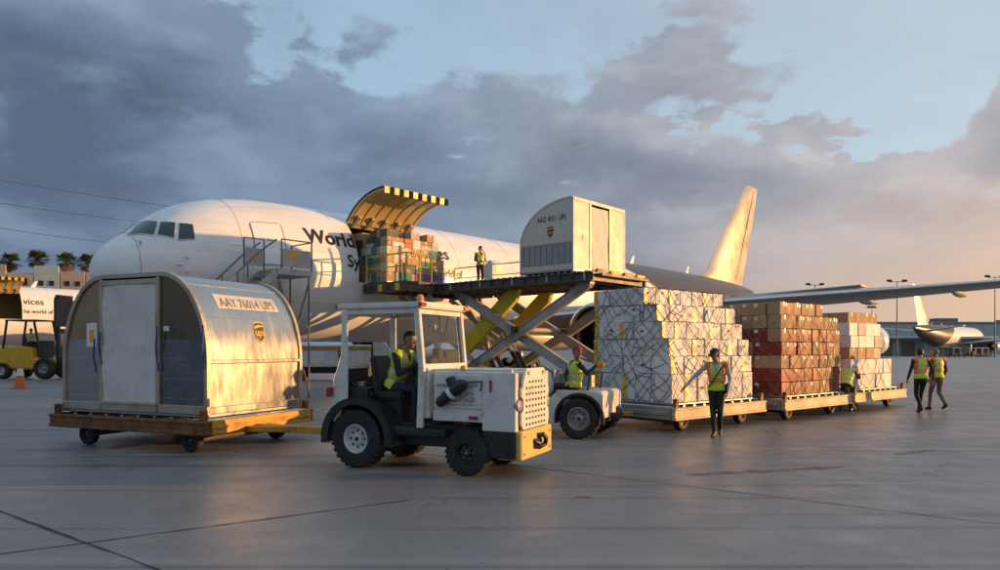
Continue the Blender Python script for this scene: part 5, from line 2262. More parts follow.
def person(label, loc, rz, pose, top, trousers, vest='vest_yellow', vest_style='plain', hat=None, hair='hair_dark', skin='skin', shoe='shoe_black', sleeve_skin=False, vox=.011, scale=1.0, gloves=None,
           cuff=None, satchel=False):
    J = {k: (Vector(v) if v is not None else None) for k, v in {**STAND, **pose}.items()}
    segs = []                                                 # p0, p1, radius, tag
    b = newbm()

    def cap(p0, p1, r0, r1, tag_):
        capsule(b, p0, p1, r0, r1)
        segs.append((Vector(p0), Vector(p1), r0, r1, tag_))
    pel, neck, head = J['pel'], J['neck'], J['head']
    ax = (neck - pel).normalized()
    lat = (J['shl'] - J['shr']).normalized()
    lat = (lat - ax * lat.dot(ax)).normalized()
    fwd = lat.cross(ax)
    M = Matrix((fwd, lat, ax)).transposed()
    hl = (J['hpl'] - J['hpr']).normalized()
    Lt = (neck - pel).length

    def ell(c, rad, MM, tag_):
        ellipsoid(b, c, rad, MM)
        segs.append((Vector(c) - MM @ Vector((0, rad[1] * .45, 0)), Vector(c) + MM @ Vector((0, rad[1] * .45, 0)), min(rad[0], rad[2]), min(rad[0], rad[2]), tag_))
    ell(pel + ax * .02, (.125, .168, .135), Matrix((hl.cross(ax).normalized(), hl, ax)).transposed(), 'hip')
    ell(pel + ax * Lt * .38, (.122, .158, .17), M, 'torso')
    ell(pel + ax * Lt * .68 + fwd * .005, (.128, .178, .19), M, 'torso')
    cap(J['shr'] + (neck - J['shr']) * .1, J['shl'] + (neck - J['shl']) * .1, .068, .068, 'torso')
    cap(neck - ax * .04, head - Vector((0, 0, .03)), .058, .054, 'skin')
    # head with a face
    fc = J['face'].normalized()
    up = Vector((0, 0, 1))
    hf = fc
    side = up.cross(hf).normalized()
    hu = hf.cross(side).normalized()
    H = Matrix((hf, side, hu)).transposed()

    def hp(x, y, z):
        return head + H @ Vector((x, y, z))
    def hell(c, rad, tag_='skin'):
        ellipsoid(b, hp(*c), rad, H)
        r_ = min(rad)
        segs.append((hp(*c), hp(*c) + Vector((0, 0, .001)), r_, r_, tag_))
    hell((0, 0, .025), (.098, .078, .105))
    hell((.022, 0, -.045), (.072, .060, .075))
    hell((.045, 0, -.095), (.036, .034, .026))                # chin
    cap(hp(.088, 0, .018), hp(.110, 0, -.022), .011, .017, 'skin')   # nose
    for s in (-1, 1):
        cap(hp(.082, s * .016, .034), hp(.078, s * .046, .034), .012, .011, 'skin')    # brow
        cap(hp(.075, s * .030, -.012), hp(.068, s * .046, -.014), .018, .014, 'skin')  # cheek
        cap(hp(-.005, s * .080, .015), hp(-.010, s * .082, -.028), .016, .012, 'skin')  # ear
    cap(hp(.083, .022, -.060), hp(.083, -.022, -.060), .010, .010, 'skin')            # lips
    # arms and hands
    for q in 'lr':
        s = 1 if q == 'l' else -1
        sh, el, wr = J['sh' + q], J['el' + q], J['wr' + q]
        cap(sh, el, .056, .043, 'arm')
        cap(el, wr, .043, .031, 'forearm')
        d = J['hd' + q].normalized() if J['hd' + q] is not None else (wr - el).normalized()
        inn = Vector((0, -s, 0))
        inn = inn - d * inn.dot(d)                            # palm towards the body
        inn = inn.normalized() if inn.length > .1 else frame_of(d)[0]
        wid = d.cross(inn).normalized()
        hc = wr + d * .055
        MM = Matrix((d, wid, inn)).transposed()
        ellipsoid(b, hc, (.056, .042, .020), MM)
        segs.append((wr + d * .01, hc + d * .03, .024, .03, 'hand'))
        for k, ln in enumerate((.070, .082, .078, .060)):
            base = hc + d * .040 + wid * (.033 - .022 * k)
            m1 = base + d * ln * .5 + inn * ln * .12
            m2 = m1 + d * ln * .34 + inn * ln * .38
            cap(base, m1, .0105, .0095, 'hand')
            cap(m1, m2, .0095, .0085, 'hand')
        tb = wr + d * .025 + wid * .036
        t1 = tb + d * .040 + wid * .022 + inn * .012
        cap(tb, t1, .013, .011, 'hand')
        cap(t1, t1 + d * .032 + inn * .014, .011, .009, 'hand')
        hp_, kn, an, to = J['hp' + q], J['kn' + q], J['an' + q], J['to' + q].normalized()
        cap(hp_, kn, .088, .060, 'leg')
        cap(kn, an, .060, .043, 'leg')
        heel = an + Vector((0, 0, -.045)) - to * .045
        cap(heel, an + Vector((0, 0, -.055)) + to * .13, .040, .034, 'shoe')
        cap(an, an + Vector((0, 0, -.04)) + to * .06, .044, .040, 'shoe')
    me = bpy.data.meshes.new('person')
    b.to_mesh(me)
    b.free()
    tmp = bpy.data.objects.new('tmp', me)
    COL.objects.link(tmp)
    md = tmp.modifiers.new('r', 'REMESH')
    md.mode = 'VOXEL'
    md.voxel_size = vox
    sm = tmp.modifiers.new('s', 'SMOOTH')
    sm.factor = .5
    sm.iterations = 3
    bpy.context.view_layer.update()
    body = bpy.data.meshes.new_from_object(tmp.evaluated_get(bpy.context.evaluated_depsgraph_get()))
    bpy.data.objects.remove(tmp)
    bpy.data.meshes.remove(me)
    nv = len(body.vertices)
    co = np.empty(nv * 3)
    body.vertices.foreach_get('co', co)
    co = co.reshape(-1, 3)
    # nearest bone of each face decides the cloth
    fcs = [tuple(p.vertices) for p in body.polygons]
    cen = np.array([co[list(f)].mean(0) for f in fcs])
    best = np.full(len(cen), 1e9)
    tagi = np.zeros(len(cen), int)
    names = sorted({s[4] for s in segs})
    for p0, p1, r0, r1, tg in segs:
        a = np.array(p0)
        d = np.array(p1) - a
        t = np.clip(((cen - a) @ d) / max(d @ d, 1e-9), 0, 1)
        dist = np.linalg.norm(cen - (a + t[:, None] * d), axis=1) - (r0 + (r1 - r0) * t)
        m_ = dist < best
        best[m_] = dist[m_]
        tagi[m_] = names.index(tg)
    tg = np.array(names)[tagi]
    P = thing('person', label, 'person', loc, rz)
    P.scale = (scale,) * 3
    slots = [skin, top, trousers, shoe, gloves or skin]
    where = {'skin': 0, 'torso': 1, 'arm': 1, 'forearm': 0 if sleeve_skin else 1, 'hip': 2, 'leg': 2, 'shoe': 3, 'hand': 4}
    idx = np.array([where[t] for t in tg], dtype=np.int32)
    body.materials.clear()
    for s in slots:
        body.materials.append(MATS[s])
    body.polygons.foreach_set('material_index', idx)
    body.shade_smooth()
    body.name = 'body'
    link('body', body, P)
    # normals for the shells of cloth and hair
    no = np.zeros((nv, 3))
    fa = np.array([f[:4] if len(f) > 3 else (*f, f[2]) for f in fcs])
    fn = np.cross(co[fa[:, 2]] - co[fa[:, 0]], co[fa[:, 3]] - co[fa[:, 1]])
    for k in range(4):
        np.add.at(no, fa[:, k], fn)
    no /= np.maximum(np.linalg.norm(no, axis=1), 1e-12)[:, None]

    def shell(name, mask, off, mats, mi=None):
        ids = np.nonzero(mask)[0]
        used = np.unique(fa[ids].ravel())
        remap = {int(v): i for i, v in enumerate(used)}
        v2 = co[used] + no[used] * off
        f2 = [tuple(remap[v] for v in fcs[i]) for i in ids]
        # turn the open edge back onto the body so that the shell has thickness
        cnt = {}
        for f in f2:
            for a_, c_ in zip(f, f[1:] + f[:1]):
                k = (min(a_, c_), max(a_, c_))
                cnt[k] = cnt.get(k, 0) + 1
        rim = [k for k, v in cnt.items() if v == 1]
        inner = {}
        v2 = [tuple(x) for x in v2]
        inv = {i: int(v) for v, i in remap.items()}
        for a_, c_ in rim:
            for k in (a_, c_):
                if k not in inner:
                    inner[k] = len(v2)
                    v2.append(tuple(co[inv[k]] - no[inv[k]] * .002))
        nf = len(f2)
        for a_, c_ in rim:
            f2.append((a_, c_, inner[c_], inner[a_]))
        mm = bpy.data.meshes.new(name)
        mm.from_pydata(v2, [], f2)
        for m_ in mats:
            mm.materials.append(MATS[m_])
        if mi is not None:
            arr = np.concatenate([mi[ids], np.zeros(len(f2) - nf, int)]).astype(np.int32)
            mm.polygons.foreach_set('material_index', arr)
        mm.update()
        mm.shade_smooth()
        return link(name, mm, P)
    rel = cen - np.array(pel)
    h = rel @ np.array(ax) / Lt
    y = rel @ np.array(lat)
    x = rel @ np.array(fwd)
    if vest:
        tors = np.isin(tg, ['torso', 'hip']) & (h > -.02) & (h < .985)
        # V neck at the front
        tors &= ~((x > 0) & (h > .66) & (np.abs(y) < (h - .66) * .22))
        mi = np.zeros(len(cen), int)
        if vest_style == 'plain':
            mi[(h > .14) & (h < .22)] = 1
            mi[(h > .38) & (h < .46)] = 1
            mi[(np.abs(np.abs(y) - .10) < .022) & (h > .46)] = 1
            shell('hi_vis_vest', tors, .017, [vest, 'vest_silver', 'vest_orange'], mi)
        else:
            mi[np.abs(y) > .085] = 1
            mi[(h > .30) & (h < .44)] = 1
            mi[(h < .26)] = 0
            mi[(np.abs(np.abs(y) - .085) < .016) & (h > .44)] = 2
            mi[(h > .355) & (h < .385)] = 2
            shell('hi_vis_vest', tors, .017, ['vest_yellow', 'vest_orange', 'vest_silver'], mi)
    hrel = (cen - np.array(head)) @ np.array(H)
    onhead = (tg == 'skin') & (np.linalg.norm(hrel, axis=1) < .16)
    hm = onhead & ((hrel[:, 2] > .062 - np.minimum(hrel[:, 0], .0) * .0 + np.maximum(hrel[:, 0], 0) * .15) | ((hrel[:, 0] < -.02) & (hrel[:, 2] > -.06)))
    hm &= ~((np.abs(hrel[:, 1]) > .072) & (hrel[:, 2] < .03) & (hrel[:, 0] > -.03))
    if hair and hm.any():
        shell('hair', hm, .012, [hair])
    if vox < .013:
        for s in (-1, 1):
            eb = newbm()
            ellipsoid(eb, hp(.080, s * .031, .010), (.010, .014, .008), H, 8, 6)
            obj('eye', eb, 'hair_dark', P)
    if hat:
        hb = newbm()
        ellipsoid(hb, (0, 0, 0), (.116, .096, .090))
        for v in list(hb.verts):
            if v.co.z < -.001:
                hb.verts.remove(v)
        for v in hb.verts:
            v.co = hp(v.co.x - .004, v.co.y, v.co.z + .052)
        ct = obj('cap', hb, hat, P, smooth=60)
        vb = newbm()
        pts = [(.085 + .085 * math.cos(a), .075 * math.sin(a)) for a in [-math.pi / 2 + math.pi * i / 10 for i in range(11)]]
        up_ = [vb.verts.new(hp(x_, y_, .058 - (x_ - .085) * .22)) for x_, y_ in pts]
        dn = [vb.verts.new(hp(x_, y_, .050 - (x_ - .085) * .22)) for x_, y_ in pts]
        vb.faces.new(up_)
        vb.faces.new(dn[::-1])
        for i in range(len(pts)):
            j = (i + 1) % len(pts)
            vb.faces.new((up_[i], up_[j], dn[j], dn[i]))
        obj('cap_visor', vb, hat if hat != 'cap_navy' or not gloves else 'cap_red', ct)
    if satchel:
        sb = newbm()
        pts = []
        for k in range(25):
            t = k / 24
            a = 2 * math.pi * t
            p = pel + ax * (Lt * (.50 + .46 * math.cos(a))) + lat * (-.165 * math.cos(a)) * -1 + fwd * (.175 * math.sin(a))
            pts.append(p)
        tube(sb, pts[:-1], .013, 6, closed=True)
        st = obj('shoulder_strap', sb, 'cloth_black', P)
        sb = newbm()
        box(sb, pel + lat * .20 + ax * .02 + fwd * .05, (.16, .07, .2), M)
        obj('satchel', sb, 'cloth_black', st, bevel=.02)
    if cuff:
        for q in 'lr':
            cb = newbm()
            kn, an = J['kn' + q], J['an' + q]
            d = an - kn
            cyl(cb, kn + d * .30, kn + d * .48, .064, .060, 14, caps=False)
            obj('reflective_cuff', cb, cuff, P)
    return P


def build_people(loader):
    T, dist, xb, zt, Wd = loader
    # man with the black cap pointing at the white cartons
    p = ground_at(717, 436)
    person('man in black cap and orange-yellow vest walking past the white cartons', p, math.atan2(-.90, -.45),
           dict(pel=(-.02, 0, .93), neck=(.04, 0, 1.46), head=(.10, -.02, 1.60), face=(.9, -.45, -.28), shl=(.02, .185, 1.40), shr=(.03, -.185, 1.40),
                elr=(.10, -.40, 1.20), wrr=(.22, -.57, .98), ell=(-.02, .25, 1.12), wrl=(.14, .24, .92),
                knl=(.10, .075, .50), anl=(-.08, .045, .12), knr=(.10, -.06, .50), anr=(.20, -.02, .09), tol=(1, .1, -.15), tor=(1, -.1, 0)),
           'cloth_grey', 'cloth_black', 'vest_yellow', 'orange', 'cap_navy', satchel=True, vox=.010)
    # two walking away
    p = ground_at(921, 413.6)
    person('nearer of two workers walking side by side at right, in dark trousers and orange-yellow vest', p, R(86),
           dict(pel=(0, 0, .94), neck=(.04, 0, 1.47), head=(.09, -.02, 1.615), face=(.9, -.35, -.15), knl=(.06, .09, .50), anl=(-.18, .085, .17), knr=(.16, -.08, .53), anr=(.24, -.07, .09), tol=(1, .0, -.5),
                ell=(.02, .26, 1.14), wrl=(.16, .26, .92), elr=(-.12, -.25, 1.14), wrr=(-.10, -.26, .90)),
           'cloth_navy', 'cloth_black', 'vest_yellow', 'orange', None, hair='hair_dark', vox=.012)
    p = ground_at(937.5, 410.5)
    person('farther of two workers walking side by side at right, in grey trousers and orange-yellow vest', p, R(98),
           dict(pel=(0, 0, .94), neck=(.03, 0, 1.47), head=(.07, .03, 1.615), face=(.9, .5, -.1), knl=(.16, .08, .53), anl=(.22, .07, .09), knr=(.05, -.09, .50), anr=(-.2, -.085, .18), tor=(1, .0, -.5),
                ell=(-.08, .26, 1.14), wrl=(-.02, .27, .91), elr=(-.02, -.25, 1.13), wrr=(.10, -.25, .92)),
           'cloth_navy', 'cloth_khaki', 'vest_yellow', 'orange', None, hair='hair_grey', vox=.012)
    # stooping at the last load
    p = ground_at(846, 411.5)
    person('worker in yellow vest stooping between the brown cartons and the last load', p, R(52),
           dict(pel=(-.10, 0, .72), neck=(.22, 0, 1.13), head=(.34, -.03, 1.20), face=(1, -.2, -.35), shl=(.17, .185, 1.10), shr=(.17, -.185, 1.10), hpl=(-.10, .09, .70), hpr=(-.10, -.09, .70),
                knl=(.22, .14, .46), knr=(.24, -.12, .48), anl=(-.04, .13, .09), anr=(.02, -.12, .09), ell=(.36, .24, .92), wrl=(.60, .20, .98), elr=(.34, -.26, .92), wrr=(.60, -.22, 1.0)),
           'cloth_maroon', 'cloth_navy', 'vest_yellow', 'plain', None, vox=.012)
    # operator up on the loader
    e = -PORT
    w = C0 + e * (xb + .25) + AX * (Wd - .62)
    person('loader operator in yellow vest standing at the console beside the open jet', (w.x, w.y, zt + .032), math.atan2(PORT.y, PORT.x) - .3,
           dict(ell=(.02, .26, 1.14), wrl=(.24, .17, 1.10), elr=(.02, -.26, 1.14), wrr=(.24, -.17, 1.10), face=(1, -.3, -.2)), 'cloth_black', 'cloth_black', 'vest_yellow', 'plain', None, vox=.014)


# ---------------------------------------------------------------- tractors
TUG_F = Vector((.909, -.418, 0)).normalized()
TUG_L = Vector((-TUG_F.y, TUG_F.x, 0))


def build_tug():
    base = Vector((-2.04, 10.35, 0)) + TUG_L * .60
    rz = math.atan2(TUG_F.y, TUG_F.x)
    T = thing('tow_tractor', 'white open-cab tow tractor with perforated grille and yellow bumper, pulling the rusty dolly', 'tow tractor', base, rz)
    wb = 1.76
    hw = .66
    for y, s in ((-.60, -1), (.60, 1)):
        wheel(T, (0, y, .42), .42, .26, .215, 'rim_white', s, 8, True)
        wheel(T, (wb, y * .93, .315), .315, .22, .15, 'rim_black', s, 6, True)
    # frame and belly
    b = newbm()
    boxb(b, -.38, 2.30, -.42, .42, .34, .66)
    boxb(b, .40, 1.42, -hw + .02, hw - .02, .50, .60)
    boxb(b, wb - .1, wb + .1, -.5, .5, .25, .40)
    boxb(b, -.1, .1, -.45, .45, .32, .52)
    obj('chassis', b, 'black_paint', T, bevel=.015)
    # rear body: quarter panels either side, bed between, seat box
    for s in (-1, 1):
        b = newbm()
        y0, y1 = s * hw, s * (hw - .035)
        prism(b, [(-.44, .62), (-.44, 1.25), (-.30, 1.62), (-.29, 2.27), (-.19, 2.27), (-.185, 1.55), (-.185, .95)], 'y', min(y0, y1), max(y0, y1))
        obj('rear_pillar', b, 'tug_white', T, bevel=.008)
        b = newbm()
        arc = [(math.cos(a) * .50, .42 + math.sin(a) * .50) for a in [R(-8) + R(196) * i / 14 for i in range(15)]]
        arc2 = [(math.cos(a) * .62, .42 + math.sin(a) * .60) for a in [R(188) - R(196) * i / 14 for i in range(15)]]
        prism(b, arc + arc2, 'y', s * (hw + .06) - .0, s * .40)
        f = obj('rear_fender', b, 'black_paint', T, smooth=40)
        b = newbm()
        boxb(b, -.50, -.43, s * hw - .10, s * hw + .02, 1.02, 1.16)
        obj('tail_lamp', b, 'red_lens', T, bevel=.008)
    b = newbm()
    boxb(b, -.52, -.40, -hw, hw, .36, .66)
    boxb(b, -.62, -.50, -.12, .12, .34, .48)
    cyl(b, (-.57, 0, .30), (-.57, 0, .60), .03, None, 8)
    obj('rear_hitch', b, 'black_paint', T, bevel=.01)
    b = newbm()
    boxb(b, -.42, -.36, -hw + .04, hw - .04, .66, 1.18)
    obj('rear_panel', b, 'tug_white', T, bevel=.01)
    b = newbm()
    boxb(b, -.30, .22, -.40, .40, .66, 1.02)
    boxb(b, .20, 1.02, -hw + .05, hw - .05, .55, .62)
    obj('floor_deck', b, 'tug_interior', T, bevel=.01)
    # seat
    b = newbm()
    boxb(b, .12, .62, -.44, .06, .98, 1.10)
    st = obj('seat', b, 'tug_interior', T, bevel=.04, seg=2)
    b = newbm()
    prism(b, [(.10, 1.08), (.22, 1.08), (.12, 1.62), (.02, 1.62)], 'y', -.42, .04)
    obj('seat_back', b, 'tug_interior', st, bevel=.03, seg=2)
    b = newbm()
    boxb(b, .18, .55, -.36, 0, .62, .98)
    obj('seat_box', b, 'tug_interior', T, bevel=.01)
    b = newbm()
    boxb(b, .0, .55, .14, .56, .62, 1.16)
    obj('tool_box', b, 'tug_interior', T, bevel=.02)
    b = newbm()
    boxb(b, -.30, -.25, -hw + .06, hw - .06, .68, 1.44)
    boxb(b, -.25, .90, hw - .10, hw - .05, .68, 1.40)
    obj('cab_dark_panel', b, 'tug_interior', T, bevel=.01)  # rear and far-side dark panels, added to deepen the shade in the cab
    for k, (p0, p1, p2) in enumerate((((-.22, -.52, 1.22), (.0, -.50, 1.12), (.20, -.46, 1.02)), ((-.20, -.40, 1.0), (.02, -.54, .92), (.22, -.50, 1.1)))):
        b = newbm()
        tube(b, [p0, p1, p2], .022, 7)
        obj('hose', b, 'black_paint', T)
    b = newbm()
    boxb(b, -.22, .10, -.58, -.30, .92, 1.16)
    obj('battery_box', b, 'black_paint', T, bevel=.02)
    b = newbm()
    boxb(b, -.12, -.02, -.50, -.40, 1.16, 1.24)
    obj('work_light', b, 'rim_steel', T, bevel=.01)
    # cab: front wall, pillars, roof
    for s in (-1, 1):
        b = newbm()
        yy = s * (hw - .035)
        beam(b, (.985, yy, 2.28), (1.065, yy, 1.44), .07, .09)
        beam(b, (1.065, yy, 1.48), (1.03, yy, .62), .07, .09)
        obj('front_pillar', b, 'tug_white', T, bevel=.01)
        b = newbm()
        beam(b, (-.20, s * (hw - .035), 2.255), (1.0, s * (hw - .035), 2.255), .06, .07)
        obj('roof_rail', b, 'tug_white', T, bevel=.008)
    b = newbm()
    boxb(b, 1.06, 1.14, -hw + .08, hw - .08, .75, 1.46)
    obj('firewall', b, 'tug_white', T, bevel=.012)
    b = newbm()
    beam(b, (1.06, -hw + .07, 1.475), (1.06, hw - .07, 1.475), .09, .07)
    obj('windscreen_frame', b, 'tug_white', T, bevel=.008)
    b = newbm()
    beam(b, (.985, -hw + .07, 2.25), (.985, hw - .07, 2.25), .07, .07)
    obj('windscreen_frame', b, 'tug_white', T, bevel=.008)
    b = newbm()
    beam(b, (-.24, -hw + .07, 2.25), (-.24, hw - .07, 2.25), .06, .07)
    obj('rear_window_frame', b, 'tug_white', T, bevel=.008)
    b = newbm()
    beam(b, (-.24, -hw + .07, 1.46), (-.24, hw - .07, 1.46), .04, .07)
    obj('rear_window_frame', b, 'tug_white', T, bevel=.008)
    b = newbm()
    vs_ = [b.verts.new(p) for p in ((1.055, -hw + .07, 1.50), (1.055, hw - .07, 1.50), (.985, hw - .07, 2.22), (.985, -hw + .07, 2.22))]
    b.faces.new(vs_)
    obj('windscreen', b, 'pane_glass', T, smooth=0)
    b = newbm()
    tube(b, [(1.01, -.1, 1.56), (.985, .05, 1.85), (.98, .12, 2.0)], .010, 5)
    obj('wiper', b, 'black_paint', T)
    b = newbm()
    boxb(b, -.36, 1.09, -hw - .03, hw + .03, 2.295, 2.385)
    r = obj('roof', b, 'tug_white', T, bevel=.02, seg=2)
    for x, y, m_ in ((-.37, -hw + .06, 'red_lens'), (1.09, -hw + .0, 'red_lens'), (-.37, hw - .06, 'red_lens'), (1.09, hw - .02, 'amber_lens')):
        b = newbm()
        boxb(b, x - .03, x + .03, y - .07, y + .07, 2.31, 2.37)
        obj('marker_lamp', b, m_, r, bevel=.006)
    b = newbm()
    lathe(b, [(.065, 0), (.065, .02), (.055, .025), (.05, .09), (.03, .12), (.0, .125)], (.85, -.32, 2.386), 'z', 14)
    obj('beacon', b, 'amber_lens', r)
    # dash and steering wheel
    b = newbm()
    prism(b, [(1.06, 1.15), (1.06, 1.50), (.92, 1.44), (.88, 1.20)], 'y', -hw + .12, hw - .12)
    obj('dashboard', b, 'tug_interior', T, bevel=.02)
    for k, (x, y, z, sx, sy, sz) in enumerate(((.95, .32, 1.60, .16, .40, .22), (.97, -.02, 1.62, .12, .16, .22), (.94, .12, 1.54, .16, .84, .14))):
        b = newbm()
        box(b, (x, y, z), (sx, sy, sz))
        obj('instrument_box', b, 'tug_interior', T, bevel=.02)
    b = newbm()
    tube(b, [(.97, .02, 2.20), (.95, .08, 1.98), (.96, .16, 1.86), (.95, .24, 1.98), (.97, .30, 2.20)], .016, 6)
    obj('hanging_cable', b, 'black_paint', T)
    b = newbm()
    c = Vector((.86, -.20, 1.50))
    ax = Vector((-.55, 0, .83)).normalized()
    u, v = frame_of(ax)
    tube(b, [c + (u * math.cos(a) + v * math.sin(a)) * .20 for a in [2 * math.pi * i / 22 for i in range(22)]], .016, 7, closed=True)
    for a in (.3, 2.4, 4.5):
        cyl(b, c - ax * .02, c + (u * math.cos(a) + v * math.sin(a)) * .2, .010, None, 6)
    cyl(b, c - ax * .02, c - ax * .35, .025, None, 8)
    obj('steering_wheel', b, 'black_paint', T)
    # hood
    b = newbm()
    boxb(b, 1.142, 2.40, -.50, .50, .78, 1.44)
    h = obj('hood', b, 'tug_white', T, bevel=.045, seg=3)
    for s in (-1, 1):
        b = newbm()
        boxb(b, 1.19, 1.93, s * .502, s * .522, .90, 1.37)
        sp = obj('hood_side_panel', b, 'tug_white', T, bevel=.008)
        b = newbm()
        boxb(b, 1.24, 1.88, s * .522, s * .530, 1.20, 1.235)
        boxb(b, 1.24, 1.88, s * .522, s * .528, .945, .955)
        obj('panel_groove', b, 'seam_grey', sp)
        b = newbm()
        boxb(b, 1.17, 2.06, s * .495, s * .515, .72, .86)
        obj('sill', b, 'tug_white', T, bevel=.006)
        b = newbm()
        boxb(b, 2.05, 2.08, s * .505, s * .525, 1.14, 1.30)
        obj('side_reflector', b, 'red_lens', T, bevel=.004)
        b = newbm()
        boxb(b, 1.74, 1.88, s * .517, s * .528, .755, .80)
        obj('side_reflector', b, 'red_lens', T, bevel=.003)
        # white wedge fender at the nose
        b = newbm()
        prism(b, [(1.98, .62), (1.98, .78), (2.38, 1.40), (2.47, 1.40), (2.47, .62)], 'y', s * .50, s * .60)
        obj('nose_cheek', b, 'tug_white', T, bevel=.008)
        b = newbm()
        boxb(b, 1.99, 2.46, s * .40, s * .60, .26, .615)
        bw = obj('bumper_weight', b, 'black_paint', T, bevel=.015)
        for x in (2.1, 2.35):
            for z in (.34, .53):
                b = newbm()
                cyl(b, (x, s * .60, z), (x, s * .614, z), .022, None, 6)
                obj('bolt', b, 'black_paint', bw)
    # lettering: raised word on the side panel, partly behind the lamp
    vt, ft, wt = text_geo('TUG', .02, .01)
    k = .52 / wt
    lettering('panel_lettering', 'TUG', lambda x, y, z: Vector((1.31 + x * k, -.532 - z * .3, .995 + y * k * .72)), 'seam_grey', T, .02, .01)
    # lamp / bag hung on the hood
    b = newbm()
    cyl(b, (1.33, -.60, .98), (1.70, -.62, 1.24), .075, .088, 14)
    cyl(b, (1.70, -.62, 1.24), (1.74, -.62, 1.27), .070, .05, 14)
    cyl(b, (1.30, -.60, .955), (1.34, -.60, .985), .05, .072, 14)
    cyl(b, (1.55, -.60, 1.16), (1.48, -.58, 1.32), .062, .07, 12)
    lp = obj('work_lamp', b, 'black_paint', T, bevel=.004)
    b = newbm()
    cyl(b, (1.50, -.612, 1.10), (1.545, -.613, 1.132), .089, .090, 14)
    obj('lamp_band', b, 'label_white', lp)
    b = newbm()
    tube(b, [(1.70, -.60, 1.26), (1.82, -.56, 1.27), (1.95, -.53, 1.28), (1.92, -.53, 1.15)], .012, 6)
    obj('lamp_bracket', b, 'black_paint', lp)
    b = newbm()
    lathe(b, [(.0, .055), (.035, .05), (.05, .02), (.05, 0)], (1.62, -.44, 1.44), 'z', 12)
    obj('filler_cap', b, 'yellow_paint', T)
    # grille plate with rows of proud dark boxes that paint the shade in slots
    fx = 2.48
    out = [(-.44, .64), (.44, .64), (.50, .72), (.50, .86), (.43, .90), (.43, 1.04), (.50, 1.08), (.50, 1.18), (.43, 1.22), (.43, 1.28), (.32, 1.46), (-.32, 1.46), (-.43, 1.28), (-.43, 1.22), (-.50, 1.18), (-.50, 1.08), (-.43, 1.04), (-.43, .90), (-.50, .86), (-.50, .72)]
    b = newbm()
    prism(b, out, 'x', fx, fx + .035)
    g = obj('grille_plate', b, 'tug_white', T, bevel=.004)
    b = newbm()
    for j in range(8):
        for i in range(7):
            if j == 7 and i in (0, 6):
                continue
            y, z = -.33 + .11 * i, .70 + .082 * j
            boxb(b, fx + .033, fx + .0375, y - .030, y + .030, z - .016, z + .016)
    tag(obj('grille_slot_shade', b, 'cavity_shade', g, smooth=0), kind='stuff')
    for s in (-1, 1):
        b = newbm()
        boxb(b, fx + .034, fx + .05, s * .27 - .025, s * .27 + .025, 1.37, 1.42)
        obj('indicator', b, 'amber_lens', g, bevel=.004)
        b = newbm()
        lathe(b, [(.0, .06), (.07, .05), (.085, .03), (.085, 0), (.06, -.08)], (fx - .03, s * .52, .97), 'x', 18)
        obj('headlamp', b, 'rim_steel', T)
    b = newbm()
    boxb(b, fx - .30, fx + .06, -.56, .56, .24, .63)
    bp = obj('front_bumper', b, 'bumper_yellow', T, bevel=.018)
    b = newbm()
    tube(b, [(fx + .06, .02, .52), (fx + .13, .04, .54), (fx + .15, .10, .48), (fx + .13, .12, .40), (fx + .08, .02, .36), (fx + .11, -.06, .42), (fx + .08, -.12, .46), (fx + .06, -.10, .36)], .034, 8)
    box(b, (fx + .065, .0, .43), (.02, .30, .12))
    obj('tow_hook', b, 'black_paint', bp)
    for y in (-.46, .46):
        for z in (.32, .55):
            b = newbm()
            cyl(b, (fx + .06, y, z), (fx + .072, y, z), .02, None, 6)
            obj('bolt', b, 'rim_steel', bp)
    # driver
    person('driver in yellow vest seated in the white tow tractor', base + TUG_F * .30 - TUG_L * .20 + Vector((0, 0, .0)), rz,
           dict(pel=(.02, 0, 1.17), neck=(.22, 0, 1.70), head=(.30, -.01, 1.85), face=(1, -.05, -.1), shl=(.18, .185, 1.63), shr=(.18, -.185, 1.63), hpl=(.04, .09, 1.15), hpr=(.04, -.09, 1.15),
                knl=(.50, .11, 1.12), knr=(.48, -.13, 1.14), anl=(.52, .11, .70), anr=(.46, -.14, .70), ell=(.26, .25, 1.36), wrl=(.50, .15, 1.50), elr=(.26, -.24, 1.36), wrr=(.50, -.12, 1.50), hdl=(.9, -.2, .3), hdr=(.9, .2, .3)),
           'cloth_navy', 'cloth_navy', 'vest_yellow', 'plain', None, hair='hair_dark', skin='skin', vox=.010)


